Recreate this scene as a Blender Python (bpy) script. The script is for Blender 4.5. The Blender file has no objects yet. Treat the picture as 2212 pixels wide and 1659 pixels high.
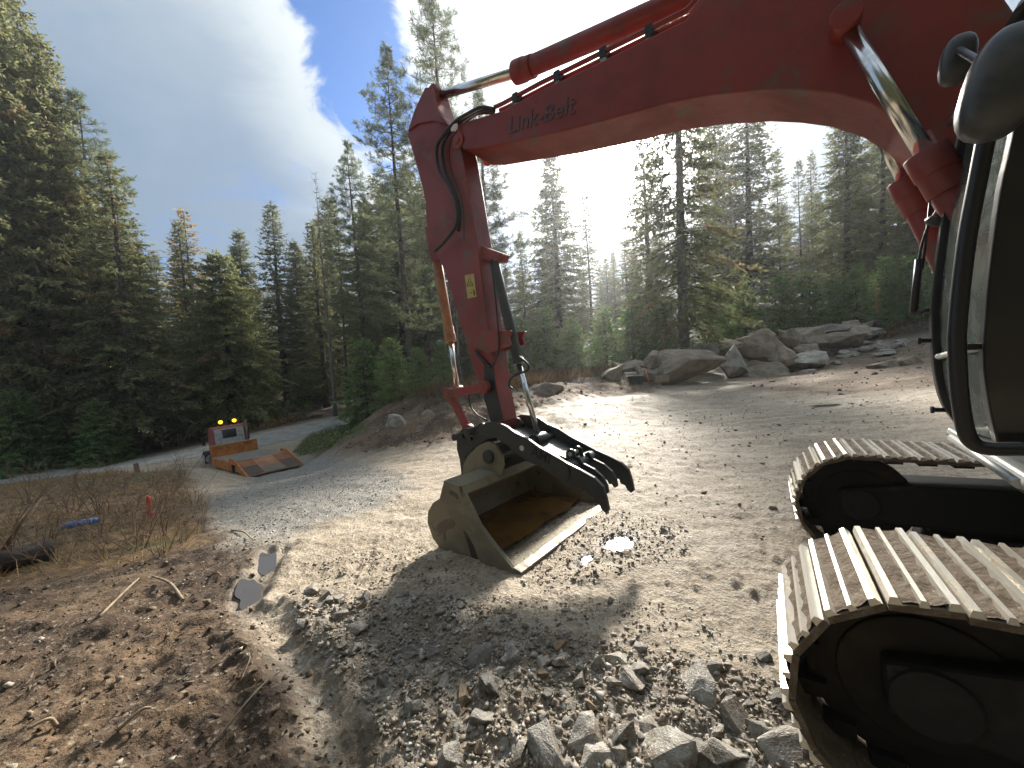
import bpy, bmesh, math, random
import numpy as np
from mathutils import Vector, Matrix

S = bpy.context.scene
COL = S.collection
# ------------------------------------------------------------------ camera
FW = 2212.0                       # picture measurements below are in a 2212 x 1659 grid
FOC = 0.3756 * FW                 # very wide phone lens
CX, CY = 1106.0, 829.5
ROLL, PITCH, CZ = math.radians(3.5), math.radians(2.8), 1.72
cd = bpy.data.cameras.new('camera')
cd.sensor_fit = 'HORIZONTAL'; cd.sensor_width = 36.0; cd.lens = 36.0 * 0.3756
cd.clip_start = 0.05; cd.clip_end = 3000
cam = bpy.data.objects.new('camera', cd); COL.objects.link(cam)
cam.matrix_world = (Matrix.Translation((0, 0, CZ)) @ Matrix.Rotation(math.radians(90) - PITCH, 4, 'X')
                    @ Matrix.Rotation(-ROLL, 4, 'Z'))
S.camera = cam

def ray(px, py):
    x = (px - CX) / FOC; y = (CY - py) / FOC
    xt = x * math.cos(ROLL) + y * math.sin(ROLL); yt = -x * math.sin(ROLL) + y * math.cos(ROLL)
    return np.array([xt, math.cos(PITCH) + yt * math.sin(PITCH), yt * math.cos(PITCH) - math.sin(PITCH)])
CAM = np.array([0, 0, CZ])
def onplane(px, py, n, c):
    d = ray(px, py); return CAM + d * (c / float(n @ d))
def ondepth(px, py, Y):
    d = ray(px, py); return CAM + d * (Y / d[1])
def project(p):
    q = np.asarray(p, float) - CAM
    fw = q[1] * math.cos(PITCH) - q[2] * math.sin(PITCH)
    up = q[1] * math.sin(PITCH) + q[2] * math.cos(PITCH)
    x, y = q[0] / fw, up / fw
    xi = x * math.cos(ROLL) - y * math.sin(ROLL); yi = x * math.sin(ROLL) + y * math.cos(ROLL)
    return CX + xi * FOC, CY - yi * FOC

# ------------------------------------------------------------------ light, sky, exposure
SUNV = ray(1338, 305); SUNV = SUNV / np.linalg.norm(SUNV)
SUN_EL = math.asin(SUNV[2]); SUN_AZ = math.atan2(SUNV[0], SUNV[1])
S.view_settings.view_transform = 'Standard'
S.view_settings.look = 'None'
S.view_settings.exposure = 1.12
S.view_settings.gamma = 1.0
S.view_settings.use_curve_mapping = False
sl = bpy.data.lights.new('sun', 'SUN'); sl.energy = 4.6; sl.angle = math.radians(5.5); sl.color = (1.0, 0.93, 0.82)
so = bpy.data.objects.new('sun', sl); COL.objects.link(so)
so.rotation_euler = Vector(SUNV).to_track_quat('Z', 'Y').to_euler()
so.location = (10, 30, 30)

class NT:
    """tiny node-tree builder"""
    def __init__(s, tree): s.t = tree; s.n = tree.nodes; s.l = tree.links
    def node(s, typ, ins=None, **kw):
        nd = s.n.new(typ)
        for k, v in kw.items(): setattr(nd, k, v)
        for k, v in (ins or {}).items(): s.put(nd.inputs[k], v)
        return nd
    def put(s, sock, v):
        if isinstance(v, bpy.types.NodeSocket): s.l.new(v, sock)
        elif v is not None:
            if isinstance(v, (tuple, list)) and sock.type == 'RGBA' and len(v) == 3: v = (*v, 1)
            sock.default_value = v
    def m(s, op, a, b=None, c=None, clamp=False):
        nd = s.n.new('ShaderNodeMath'); nd.operation = op; nd.use_clamp = clamp
        for i, v in enumerate((a, b, c)):
            if v is not None: s.put(nd.inputs[i], v)
        return nd.outputs[0]
    def v(s, op, a, b=None):
        nd = s.n.new('ShaderNodeVectorMath'); nd.operation = op
        s.put(nd.inputs[0], a)
        if b is not None: s.put(nd.inputs[1], b)
        return nd.outputs[1] if op in ('DOT_PRODUCT', 'LENGTH') else nd.outputs[0]
    def mix(s, f, a, b, blend='MIX'):
        nd = s.n.new('ShaderNodeMix'); nd.data_type = 'RGBA'; nd.blend_type = blend
        s.put(nd.inputs[0], f); s.put(nd.inputs[6], a); s.put(nd.inputs[7], b)
        return nd.outputs[2]
    def ramp(s, x, lo, hi):
        nd = s.n.new('ShaderNodeMapRange'); nd.interpolation_type = 'SMOOTHSTEP'
        s.put(nd.inputs[0], x); nd.inputs[1].default_value = lo; nd.inputs[2].default_value = hi
        return nd.outputs[0]
    def noise(s, vec, scale, detail=6, rough=0.55, dist=0.0, dim='3D'):
        nd = s.n.new('ShaderNodeTexNoise'); nd.noise_dimensions = dim
        s.put(nd.inputs['Vector'], vec); nd.inputs['Scale'].default_value = scale
        nd.inputs['Detail'].default_value = detail; nd.inputs['Roughness'].default_value = rough
        nd.inputs['Distortion'].default_value = dist
        return nd.outputs[0]

w = bpy.data.worlds.new('World'); S.world = w; w.use_nodes = True
T = NT(w.node_tree); T.n.clear()
sky = T.node('ShaderNodeTexSky', sky_type='NISHITA', sun_disc=False, sun_elevation=SUN_EL, sun_rotation=SUN_AZ,
             altitude=900, air_density=1.0, dust_density=0.6, ozone_density=1.5)
dirv = T.v('NORMALIZE', T.node('ShaderNodeTexCoord').outputs['Generated'])
sx = T.node('ShaderNodeSeparateXYZ', {0: dirv})
zc = T.m('ADD', T.m('MAXIMUM', sx.outputs[2], 0.0), 0.22)
pl = T.node('ShaderNodeCombineXYZ', {0: T.m('DIVIDE', sx.outputs[0], zc), 1: T.m('DIVIDE', sx.outputs[1], zc), 2: 0.3})
n_big = T.noise(pl.outputs[0], 1.3, 5, 0.55, 0.35)
n_mid = T.noise(pl.outputs[0], 3.0, 8, 0.62, 0.7)
n_soft = T.noise(pl.outputs[0], 0.85, 2, 0.5)
# the blue gap in the cloud deck, a long tear running down towards the tree tops
g0 = ray(765, 70); g0 = g0 / np.linalg.norm(g0)
g1 = ray(650, -160); g2 = ray(800, 300); ax = g2 / np.linalg.norm(g2) - g1 / np.linalg.norm(g1)
ax = ax / np.linalg.norm(ax); bx_ = np.cross(g0, ax); bx_ = bx_ / np.linalg.norm(bx_)
u = T.m('DIVIDE', T.m('SUBTRACT', T.v('DOT_PRODUCT', dirv, tuple(ax)), float(g0 @ ax)), 0.24)
vv = T.m('DIVIDE', T.m('SUBTRACT', T.v('DOT_PRODUCT', dirv, tuple(bx_)), float(g0 @ bx_)), 0.105)
q = T.m('SQRT', T.m('ADD', T.m('MULTIPLY', u, u), T.m('MULTIPLY', vv, vv)))
q = T.m('ADD', q, T.m('MULTIPLY', T.m('SUBTRACT', n_mid, 0.5), 2.6))
front = T.ramp(T.v('DOT_PRODUCT', dirv, tuple(g0)), 0.0, 0.5)
gap = T.m('MULTIPLY', T.ramp(q, 1.12, 0.72), front)
gap2 = T.ramp(T.m('ADD', n_big, T.m('MULTIPLY', n_mid, 0.35)), 0.635, 0.545)     # other small tears everywhere
clear = T.m('MAXIMUM', gap, T.m('MULTIPLY', gap2, 0.35), clamp=True)
sd = T.m('MAXIMUM', T.v('DOT_PRODUCT', dirv, tuple(SUNV)), 0.0)
glow = T.m('ADD', T.m('MULTIPLY', T.m('POWER', sd, 220.0), 22.0),
           T.m('ADD', T.m('MULTIPLY', T.m('POWER', sd, 60.0), 2.4), T.m('MULTIPLY', T.m('POWER', sd, 9.0), 0.22)))
rim = T.ramp(q, 2.5, 1.0)                         # lit edge of the deck next to the gap
hi = T.ramp(sx.outputs[2], 0.42, 0.78)
lum = T.m('ADD', T.m('MULTIPLY', rim, T.m('MULTIPLY', front, 0.55)), T.m('MULTIPLY', hi, 0.42))
lum = T.m('ADD', lum, T.m('MULTIPLY', T.m('SUBTRACT', n_big, 0.5), 0.6))
lum = T.m('ADD', lum, T.m('MULTIPLY', T.m('SUBTRACT', n_mid, 0.5), T.m('ADD', .15, T.m('MULTIPLY', rim, .9))))
lum = T.m('ADD', lum, T.m('MULTIPLY', T.m('SUBTRACT', n_soft, 0.5), 0.5), clamp=True)
cloud = T.mix(lum, (0.135, 0.185, 0.25), (0.41, 0.445, 0.455))
cloud = T.mix(1.0, cloud, T.node('ShaderNodeCombineColor', {0: glow, 1: T.m('MULTIPLY', glow, 0.97), 2: T.m('MULTIPLY', glow, 0.92)}).outputs[0], 'ADD')
blue = T.mix(1.0, sky.outputs[0], (0.034, 0.058, 0.088), 'MULTIPLY')
blue = T.mix(1.0, blue, T.node('ShaderNodeCombineColor', {0: T.m('MULTIPLY', glow, .22), 1: T.m('MULTIPLY', glow, .23), 2: T.m('MULTIPLY', glow, 0.24)}).outputs[0], 'ADD')
col = T.mix(clear, cloud, blue)
bg = T.node('ShaderNodeBackground', {0: col, 1: 1.0})
T.l.new(bg.outputs[0], T.node('ShaderNodeOutputWorld').inputs[0])

# ------------------------------------------------------------------ helpers
def tag(o, label=None, cat=None, group=None, kind=None):
    if label: o['label'] = label
    if cat: o['category'] = cat
    if group: o['group'] = group
    if kind: o['kind'] = kind
    return o
def empty(name, loc=(0, 0, 0), rz=0.0):
    o = bpy.data.objects.new(name, None); COL.objects.link(o)
    o.location = loc; o.rotation_euler = (0, 0, rz); o.empty_display_size = 0.2
    return o
def link(name, me, parent=None):
    o = bpy.data.objects.new(name, me); COL.objects.link(o)
    if parent is not None: o.parent = parent
    return o
def fast_mesh(name, V, Fs, mats=(), smooth=False, attr=None, midx=None):
    """V (n,3); Fs list of (m,k) int arrays"""
    me = bpy.data.meshes.new(name)
    V = np.asarray(V, np.float32)
    me.vertices.add(len(V)); me.vertices.foreach_set('co', V.ravel())
    Fs = [np.asarray(f, np.int32) for f in Fs if len(f)]
    loops = np.concatenate([f.ravel() for f in Fs])
    sizes = np.concatenate([np.full(len(f), f.shape[1], np.int32) for f in Fs])
    starts = np.concatenate([[0], np.cumsum(sizes)[:-1]]).astype(np.int32)
    me.loops.add(len(loops)); me.loops.foreach_set('vertex_index', loops)
    me.polygons.add(len(sizes)); me.polygons.foreach_set('loop_start', starts)
    me.polygons.foreach_set('loop_total', sizes)
    if smooth: me.polygons.foreach_set('use_smooth', np.ones(len(sizes), bool))
    if midx is not None: me.polygons.foreach_set('material_index', np.asarray(midx, np.int32))
    for m in mats: me.materials.append(m)
    me.update(calc_edges=True)
    for an, data in (attr or {}).items():
        a = me.color_attributes.new(an, 'FLOAT_COLOR', 'POINT')
        d = np.ones((len(V), 4), np.float32); d[:, :data.shape[1]] = data
        a.data.foreach_set('color', d.ravel())
    return me

class MB:
    """collects shapes into one mesh"""
    def __init__(s): s.v = []; s.f = []; s.mi = []; s.sm = []
    def add(s, V, F, mi=0, smooth=False):
        b = len(s.v); s.v += [tuple(map(float, p)) for p in V]
        for f in F: s.f.append(tuple(b + i for i in f)); s.mi.append(mi); s.sm.append(smooth)
        return s
    def box(s, lo, hi, mi=0):
        (a, b, c), (d, e, g) = lo, hi
        return s.add([(a,b,c),(d,b,c),(d,e,c),(a,e,c),(a,b,g),(d,b,g),(d,e,g),(a,e,g)],
                     [(0,3,2,1),(4,5,6,7),(0,1,5,4),(1,2,6,5),(2,3,7,6),(3,0,4,7)], mi)
    def prism(s, P, y0, y1, mi=0):
        """outline of (x, z) swept from y0 to y1"""
        n = len(P)
        ar = sum(P[i][0] * P[(i + 1) % n][1] - P[(i + 1) % n][0] * P[i][1] for i in range(n))
        if ar < 0: P = P[::-1]
        V = [(x, y0, z) for x, z in P] + [(x, y1, z) for x, z in P]
        F = [tuple(range(n)), tuple(range(2 * n - 1, n - 1, -1))]
        if y1 < y0: F = [tuple(reversed(f)) for f in F]
        for i in range(n):
            j = (i + 1) % n
            F.append((i, n + i, n + j, j) if y1 > y0 else (i, j, n + j, n + i))
        return s.add(V, F, mi)
    def tube(s, path, r, n=10, mi=0, cap=True):
        P = [Vector(p) for p in path]; k = len(P)
        rr = r if isinstance(r, (list, tuple)) else [r] * k
        V = []; up = None
        for i, p in enumerate(P):
            d = (P[min(i + 1, k - 1)] - P[max(i - 1, 0)]).normalized()
            if up is None: up = d.orthogonal().normalized()
            up = (up - d * up.dot(d))
            up = up.normalized() if up.length > 1e-6 else d.orthogonal().normalized()
            sd_ = d.cross(up)
            for a in range(n):
                t = 2 * math.pi * a / n
                V.append(p + (up * math.cos(t) + sd_ * math.sin(t)) * rr[i])
        F = []
        for i in range(k - 1):
            for a in range(n):
                b = (a + 1) % n
                F.append((i*n + a, i*n + b, (i+1)*n + b, (i+1)*n + a))
        s.add(V, F, mi, True)
        if cap:
            b0 = len(s.v) - len(V)
            s.f.append(tuple(b0 + i for i in range(n - 1, -1, -1))); s.mi.append(mi); s.sm.append(False)
            s.f.append(tuple(b0 + (k - 1) * n + i for i in range(n))); s.mi.append(mi); s.sm.append(False)
        return s
    def build(s, name, mats, parent=None, bevel=0.0, seg=2):
        if not isinstance(mats, (list, tuple)): mats = [mats]
        me = bpy.data.meshes.new(name); me.from_pydata(s.v, [], s.f)
        for m in mats: me.materials.append(m)
        me.polygons.foreach_set('material_index', s.mi)
        me.polygons.foreach_set('use_smooth', s.sm)
        me.update()
        o = link(name, me, parent)
        if bevel:
            b = o.modifiers.new('bevel', 'BEVEL'); b.width = bevel; b.segments = seg
            b.limit_method = 'ANGLE'; b.angle_limit = math.radians(35); b.harden_normals = False
        return o
def smooth_path(pts, sub=6):
    """Catmull-Rom through points"""
    P = [np.asarray(p, float) for p in pts]; P = [2*P[0]-P[1]] + P + [2*P[-1]-P[-2]]
    out = []
    for i in range(1, len(P) - 2):
        for k in range(sub):
            t = k / sub
            out.append(0.5*((2*P[i]) + (-P[i-1]+P[i+1])*t + (2*P[i-1]-5*P[i]+4*P[i+1]-P[i+2])*t*t + (-P[i-1]+3*P[i]-3*P[i+1]+P[i+2])*t**3))
    out.append(P[-2]); return out

# numpy value noise
def _h(ix, iy, seed):
    n = (ix.astype(np.int64) * 374761393 + iy.astype(np.int64) * 668265263 + seed * 2147483647) & 0xffffffff
    n = ((n ^ (n >> 13)) * 1274126177) & 0xffffffff
    return ((n ^ (n >> 16)) & 0xffff) / 65535.0
def vnoise(x, y, seed=0):
    ix = np.floor(x); iy = np.floor(y); fx = x - ix; fy = y - iy
    fx = fx*fx*(3-2*fx); fy = fy*fy*(3-2*fy)
    a = _h(ix, iy, seed); b = _h(ix+1, iy, seed); c = _h(ix, iy+1, seed); d = _h(ix+1, iy+1, seed)
    return a + (b-a)*fx + (c-a)*fy + (a-b-c+d)*fx*fy
def fbm(x, y, sc, octv=4, seed=0, gain=0.5):
    r = 0; amp = 1; tot = 0
    for o in range(octv):
        c, s_ = math.cos(o * 1.1 + .4), math.sin(o * 1.1 + .4)
        r = r + amp * vnoise((x*c - y*s_) * sc + 17.3*o, (x*s_ + y*c) * sc - 9.1*o, seed + o * 7)
        tot += amp; amp *= gain; sc *= 2.03
    return r / tot
def sstep(a, b, x):
    t = np.clip((x - a) / (b - a), 0, 1); return t*t*(3-2*t)

# ------------------------------------------------------------------ materials
MATS = {}
def mat(name, c1, c2=None, scale=4.0, thr=(0.4, 0.6), rough=0.6, rough2=None, metal=0.0, bump=0.0, bscale=40.0,
        c3=None, scale3=14.0, thr3=(0.55, 0.65), coord='Object', spec=0.5, rand=0.0, coat=0.0):
    if name in MATS: return MATS[name]
    m = bpy.data.materials.new(name); m.use_nodes = True; MATS[name] = m
    N = NT(m.node_tree); N.n.clear()
    tc = N.node('ShaderNodeTexCoord').outputs['Object'] if coord == 'Object' else N.node('ShaderNodeNewGeometry').outputs['Position']
    base = c1; rg = rough
    if c2 is not None:
        f = N.ramp(N.noise(tc, scale, 8, 0.62, 0.3), *thr)
        base = N.mix(f, c1, c2)
        if rough2 is not None: rg = N.m('ADD', N.m('MULTIPLY', f, rough2 - rough), rough)
    if c3 is not None:
        f3 = N.ramp(N.noise(tc, scale3, 8, 0.65, 0.2), *thr3)
        base = N.mix(f3, base, c3)
    if rand:
        oi = N.node('ShaderNodeObjectInfo').outputs['Random']
        k = N.m('ADD', N.m('MULTIPLY', oi, 2 * rand), 1 - rand)
        base = N.mix(1.0, base, N.node('ShaderNodeCombineColor', {0: k, 1: k, 2: k}).outputs[0], 'MULTIPLY')
    b = N.node('ShaderNodeBsdfPrincipled', {'Base Color': base, 'Roughness': rg, 'Metallic': metal, 'Specular IOR Level': spec, 'Coat Weight': coat})
    if bump:
        bn = N.node('ShaderNodeBump', {'Strength': bump, 'Distance': 0.02, 'Height': N.noise(tc, bscale, 6, 0.6)})
        N.l.new(bn.outputs[0], b.inputs['Normal'])
    N.l.new(b.outputs[0], N.node('ShaderNodeOutputMaterial').inputs[0])
    return m
# ------------------------------------------------------------------ terrain
CTRL = [  # x, y, z: sloping clearing, lower to the left where the driveway drops to the road
 (0,0,0),(1.5,1.5,0.0),(3,1.5,.03),(4.4,-.4,.12),(5.5,1.0,.12),(2.6,3.2,.0),(-2,1.5,-.08),(.4,4,-.06),(-.6,2.5,-.05),(-2.5,4.5,-.22),(5,1,.05),(6,4,.08),
 (-8,6,-.74),(-7,7.5,-.85),(-5,6.5,-.65),(-4.4,9,-.82),(-4.5,3.2,-.35),
 (-11.2,17.8,-2.58),(-12.0,16.9,-2.58),(-10.4,18.6,-2.58),(-17.3,23.5,-3.3),(-14.5,20.8,-3.0),(-14,25.5,-3.1),(-9.6,22,-2.3),
 (-30.4,29,-3.8),(-26,25,-3.5),(-20.5,31.5,-2.95),(-17,36,-2.5),(-12,45,-1.8),
 (-7.6,12,-1.5),(-9.2,13.6,-1.95),(-10.4,15.4,-2.35),(-6,11.2,-1.2),(-8.2,16.6,-1.95),(-4.8,13,-1.05),(-1.5,11,-.42),
 (-8.6,21,-1.1),(-4.9,16.5,-.55),(-2.1,14,-.15),
 (1.5,6.4,.0),(5,10.5,.02),(4.2,18,.16),(9.9,22,.2),(21.5,24,1.4),(14.2,14,.7),(8.9,8.5,.22),
 (6.3,28,1.0),(19,33,2.5),(30,30,4.6),(0,25,.85),(-5,23,.3),
 (-40,33,-3.3),(-30,36,-3.1),(-14.5,12,-1.25),(-12,15,-1.65),(-19,17,-2.2),(-12,9,-1.1),(-16,6,-1.0),(-24,38,-2.4),
 (0,60,3.5),(-30,60,-.6),(40,60,9),(-60,30,-3.5),(60,30,9),(0,-10,.4),(12,-10,1),(-12,-8,-.4),(0,-60,3),(50,-40,6),(-50,-40,0),(-40,90,3),(60,90,13),
 (0,110,7)]
_C = np.array(CTRL, float)
def _tk(d2): return 0.5 * d2 * np.log(np.maximum(d2, 1e-9))
_n = len(_C); _A = np.zeros((_n+3, _n+3))
_A[:_n,:_n] = _tk(((_C[:,None,:2]-_C[None,:,:2])**2).sum(-1)) + np.eye(_n)*0.15
_A[:_n,_n] = 1; _A[:_n,_n+1:] = _C[:,:2]; _A[_n,:_n] = 1; _A[_n+1:,:_n] = _C[:,:2].T
_W = np.linalg.solve(_A, np.concatenate([_C[:,2],[0,0,0]]))
def base_h(x, y):
    x = np.asarray(x, float); y = np.asarray(y, float)
    r = np.hypot(x, y); k = np.minimum(1.0, 115.0/np.maximum(r, 1e-6)); xx = x*k; yy = y*k
    z = _W[_n] + _W[_n+1]*xx + _W[_n+2]*yy
    for i in range(_n):
        z = z + _W[i]*_tk((xx-_C[i,0])**2 + (yy-_C[i,1])**2)
    return z
def gp(px, py, dz=0.0):
    """the point of the ground seen at a place of the picture"""
    d = ray(px, py); s0 = 0.3; s = 0.3
    ss = np.geomspace(0.6, 120, 260)
    P = CAM[None] + d[None]*ss[:,None]
    below = P[:,2] < base_h(P[:,0], P[:,1]) + dz
    if not below.any(): return P[-1]
    i = int(np.argmax(below)); lo = ss[max(i-1,0)]; hi_ = ss[i]
    for _ in range(18):
        m_ = (lo+hi_)/2; p = CAM + d*m_
        if p[2] < float(base_h(p[0], p[1])) + dz: hi_ = m_
        else: lo = m_
    return CAM + d*hi_
def polyw(pts): return np.array([gp(*p)[:2] for p in pts])
def pdist(x, y, P, closed=True):
    """distance to polygon outline, and inside flag"""
    d = np.full(x.shape, 1e9); ins = np.zeros(x.shape, bool); n = len(P)
    for i in range(n if closed else n-1):
        a = P[i]; b = P[(i+1) % n]; e = b-a
        t = np.clip(((x-a[0])*e[0] + (y-a[1])*e[1])/max(e@e, 1e-9), 0, 1)
        d = np.minimum(d, np.hypot(x-a[0]-t*e[0], y-a[1]-t*e[1]))
        if closed:
            c = ((a[1] > y) != (b[1] > y)); xi = a[0] + (y-a[1])/(e[1] if abs(e[1]) > 1e-9 else 1e-9)*e[0]
            ins ^= c & (x < xi)
    return d, ins
def region(x, y, P, soft):
    d, ins = pdist(x, y, P); return sstep(-soft, soft, np.where(ins, d, -d))

# zones, outlined where they meet in the picture
Z_SOIL = polyw([(-300,1120),(120,1060),(300,1060),(440,1120),(520,1165),(585,1205),(540,1300),(600,1380),(700,1440),(740,1540),(850,1640),(960,1700),(700,2600),(-900,2600),(-900,1300)])
Z_LITTER = polyw([(-400,1010),(230,1005),(400,1020),(460,1090),(430,1130),(440,1190),(330,1210),(150,1240),(-400,1330)])
Z_GRAV = polyw([(440,1130),(470,1070),(545,1035),(470,1000),(430,985),(560,975),(680,985),(760,995),(830,1010),(880,1050),(800,1100),(680,1130),(600,1180),(520,1160)])
Z_BANK = np.concatenate([polyw([(668,975),(760,985),(900,970),(985,950),(1060,912),(1180,882),(1290,858),(1420,848)]), np.array([(9.5,25.5),(3,22),(-2,18.2),(-6.5,22.5),(-9.8,24.5)])])
Z_GRASS = polyw([(632,978),(668,938),(735,915),(790,930),(760,955),(700,972),(650,985)])
Z_RIGHT = polyw([(1700,860),(1600,830),(1700,780),(1850,755),(2000,720),(2300,640),(2300,800),(2050,840),(1850,850)])
ROAD = np.array([(-75,19),(-60,21),(-42,24),(-30,26.6),(-23,28.9),(-18,32.8),(-14.5,38.5),(-11.5,48),(-9,70)])
ROCKPAD = polyw([(630,1275),(760,1285),(900,1285),(1050,1310),(1180,1360),(1320,1395),(1500,1420),(1640,1450),(1720,1500),(1800,1560),(1900,1750),(1500,2600),(900,2600),(860,1640),(760,1500),(640,1370)])
FORE = np.array([(-900,60),(-80,26),(-42,27.8),(-30,30.2),(-24.5,32.2),(-20.5,35.5),(-17.5,41),(-14,52),(-11.5,60),(-9,50),(-11.5,39),(-13,33.5),(-11.5,27),(-6.5,20.8),(-2,16.6),(3,20.5),(9,25.5),(20,27),(26,21),(45,14),(900,20),(900,900),(-900,900)])
RUTS = [polyw([(612,1188),(585,1220),(556,1258),(520,1300)]), polyw([(560,1330),(600,1360),(640,1420),(690,1500),(690,1580),(720,1660)])]
PUDDLES = [ # centre px, half length, half width, heading (radians), label
 (gp(577,1218), .40, .07, 2.12, 'narrow puddle reflecting the sky in a rut beside the brown soil'),
 (gp(538,1280), .30, .095, 2.2, 'small puddle at the near end of the rut'),
 (gp(1338,1170), .16, .11, .6, 'glaring puddle among pebbles beside the bucket'),
 (gp(1262,1208), .10, .05, .9, 'tiny puddle glinting in the gravel near the bucket lip'),
 (gp(1805,872), .60, .16, .1, 'shallow puddle out on the tan mud beyond the far track'),
]
def ground_detail(x, y):
    r = np.hypot(x, y)
    wob = (fbm(x, y, 1.1, 4, 3) - .5)
    X = x + wob*.8; Y = y + (fbm(x, y, 1.3, 4, 9) - .5)*.8
    soil = region(X, Y, Z_SOIL, .22); lit = region(X, Y, Z_LITTER, .4); grav = region(X, Y, Z_GRAV, .4)
    bank = region(X, Y, Z_BANK, .6); grass = region(X, Y, Z_GRASS, .5); right = region(X, Y, Z_RIGHT, 1.0)
    rockp = region(X, Y, ROCKPAD, .35)
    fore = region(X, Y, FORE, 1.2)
    rd, _ = pdist(x + wob*.5, y, ROAD, False); road = sstep(3.3, 2.6, rd)
    near = sstep(45, 12, r)
    h = np.zeros_like(x)
    bumpy = np.clip(soil + lit + .6*bank + .7*right + fore*.8, 0, 1)
    f1 = fbm(x, y, 1.6, 5, 21); f2 = fbm(x, y, 7.0, 4, 31); f3 = fbm(x, y, 26.0, 3, 41)
    rid = 1 - np.abs(2*fbm(x*.9 + y*.4, y*.9 - x*.4, 4.0, 4, 51) - 1)
    h += near*bumpy*((f1-.5)*.15 + (f2-.5)*.055 + (rid-.7)*.05 + (f3-.5)*.035)
    pad = 1 - bumpy
    # wheel and track marks dragged along the machine's axis
    tx, ty = -.783*x + .622*y, .622*x + .783*y
    drag = fbm(tx*.16, ty*1.0, 2.2, 4, 61)
    h += near*pad*((f1-.5)*.05 + (drag-.5)*.09*sstep(3, 6, r) + (f2-.5)*.03 + (f3-.5)*.026)
    clod = np.maximum(fbm(x, y, 11.0, 3, 71) - .58, 0)
    h += near*pad*clod*.13*(.35 + .65*sstep(.45, .62, fbm(x, y, .9, 3, 77)))
    h += rockp*(fbm(x, y, 5.0, 3, 81) - .45)*.09*near
    # cleat prints of the tracks left of the bucket
    lane = region(x, y, polyw([(800,1128),(905,1120),(925,1235),(850,1262),(795,1190)]), .15)
    h += lane*.024*np.sin(2*math.pi*tx/.155)*sstep(.35, .55, fbm(x, y, 3, 3, 91))
    h += bank*near*.30*sstep(.35, .75, fbm(x, y, .55, 3, 95)) + bank*(f2-.5)*.20
    berm = region(x, y, polyw([(1100,905),(1240,880),(1400,862),(1440,875),(1330,905),(1200,935),(1090,950)]), .8)
    h += berm*(.12 + .3*np.maximum(fbm(x, y, 1.4, 4, 97)-.4, 0))
    for R_, wd, dp in zip(RUTS, (.10, .12), (.075, .06)):
        dd, _ = pdist(x + wob*.12, y, R_, False)
        h -= dp*np.exp(-(dd/wd)**2)
        h += .035*np.exp(-((dd-.22)/.08)**2)*(f2)
        soil = soil*(1 - .85*np.exp(-(dd/.11)**2)*sstep(.25, .5, f1))
    wet = np.zeros_like(x)
    h *= 1 - .85*road
    for c, a, b, hd, _l in PUDDLES:
        ca, sa = math.cos(hd), math.sin(hd); dx = x-c[0]; dy = y-c[1]
        qq = np.sqrt(((dx*ca+dy*sa)/a)**2 + ((-dx*sa+dy*ca)/b)**2)
        k = sstep(1.7, .9, qq); h = h*(1-k*.92) - k*(.03 if a < 1 else .05)
        wet = np.maximum(wet, sstep(2.3, 1.0, qq))
    litz = np.clip(lit*1.0, 0, 1)
    return h, soil, litz, grav, bank, grass, right, fore, road, wet, rockp
def ground_z(x, y):
    x = np.atleast_1d(np.asarray(x, float)); y = np.atleast_1d(np.asarray(y, float))
    return base_h(x, y) + ground_detail(x, y)[0]
def gz(x, y): return float(ground_z(x, y)[0])

# polar sheet: fine at the feet, out past the horizon
angs = np.concatenate([np.linspace(-64, 64, 430), np.linspace(64, 296, 92)[1:-1]]) * math.pi/180
rad = np.concatenate([np.geomspace(.35, 60, 640), np.geomspace(60, 900, 40)[1:]])
A_, R_ = np.meshgrid(angs, rad)
GX = (R_*np.sin(A_)).ravel(); GY = (R_*np.cos(A_)).ravel()
gd = ground_detail(GX, GY); GZ = base_h(GX, GY) + gd[0]
na, nr = len(angs), len(rad)
ii = np.arange(nr-1)[:,None]*na; jj = np.arange(na)[None]; j2 = (jj+1) % na
quads = np.stack([ii+jj, ii+na+jj, ii+na+j2, ii+j2], -1).reshape(-1, 4)[:, ::-1]
V = np.stack([GX, GY, GZ], 1)
V = np.concatenate([V, [[0, 0, float(base_h(0, 0))]]]); fan = np.stack([np.arange(na), (np.arange(na)+1) % na, np.full(na, nr*na)], -1)
def pc(*a): return np.concatenate([np.stack(a, 1), [[a_[0] for a_ in a]]]).astype(np.float32)
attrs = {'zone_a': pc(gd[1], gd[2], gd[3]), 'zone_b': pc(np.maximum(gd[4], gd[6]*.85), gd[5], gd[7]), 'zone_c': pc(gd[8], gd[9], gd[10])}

gm = bpy.data.materials.new('ground_earth'); gm.use_nodes = True
N = NT(gm.node_tree); N.n.clear()
pos = N.node('ShaderNodeNewGeometry').outputs['Position']
def att(nm):
    a = N.node('ShaderNodeAttribute', attribute_name=nm, attribute_type='GEOMETRY')
    return N.node('ShaderNodeSeparateColor', {0: a.outputs['Color']}).outputs
za, zb, zcx = att('zone_a'), att('zone_b'), att('zone_c')
nb = N.noise(pos, .9, 8, .6, .4); nm = N.noise(pos, 5.0, 8, .62, .3); nf = N.noise(pos, 30.0, 6, .65); nff = N.noise(pos, 110.0, 4, .6)
vor = N.node('ShaderNodeTexVoronoi', {'Vector': pos, 'Scale': 42.0}); vcol = N.node('ShaderNodeSeparateColor', {0: vor.outputs['Color']}).outputs[0]
vor2 = N.node('ShaderNodeTexVoronoi', {'Vector': pos, 'Scale': 17.0}); vcol2 = N.node('ShaderNodeSeparateColor', {0: vor2.outputs['Color']}).outputs[0]
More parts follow.
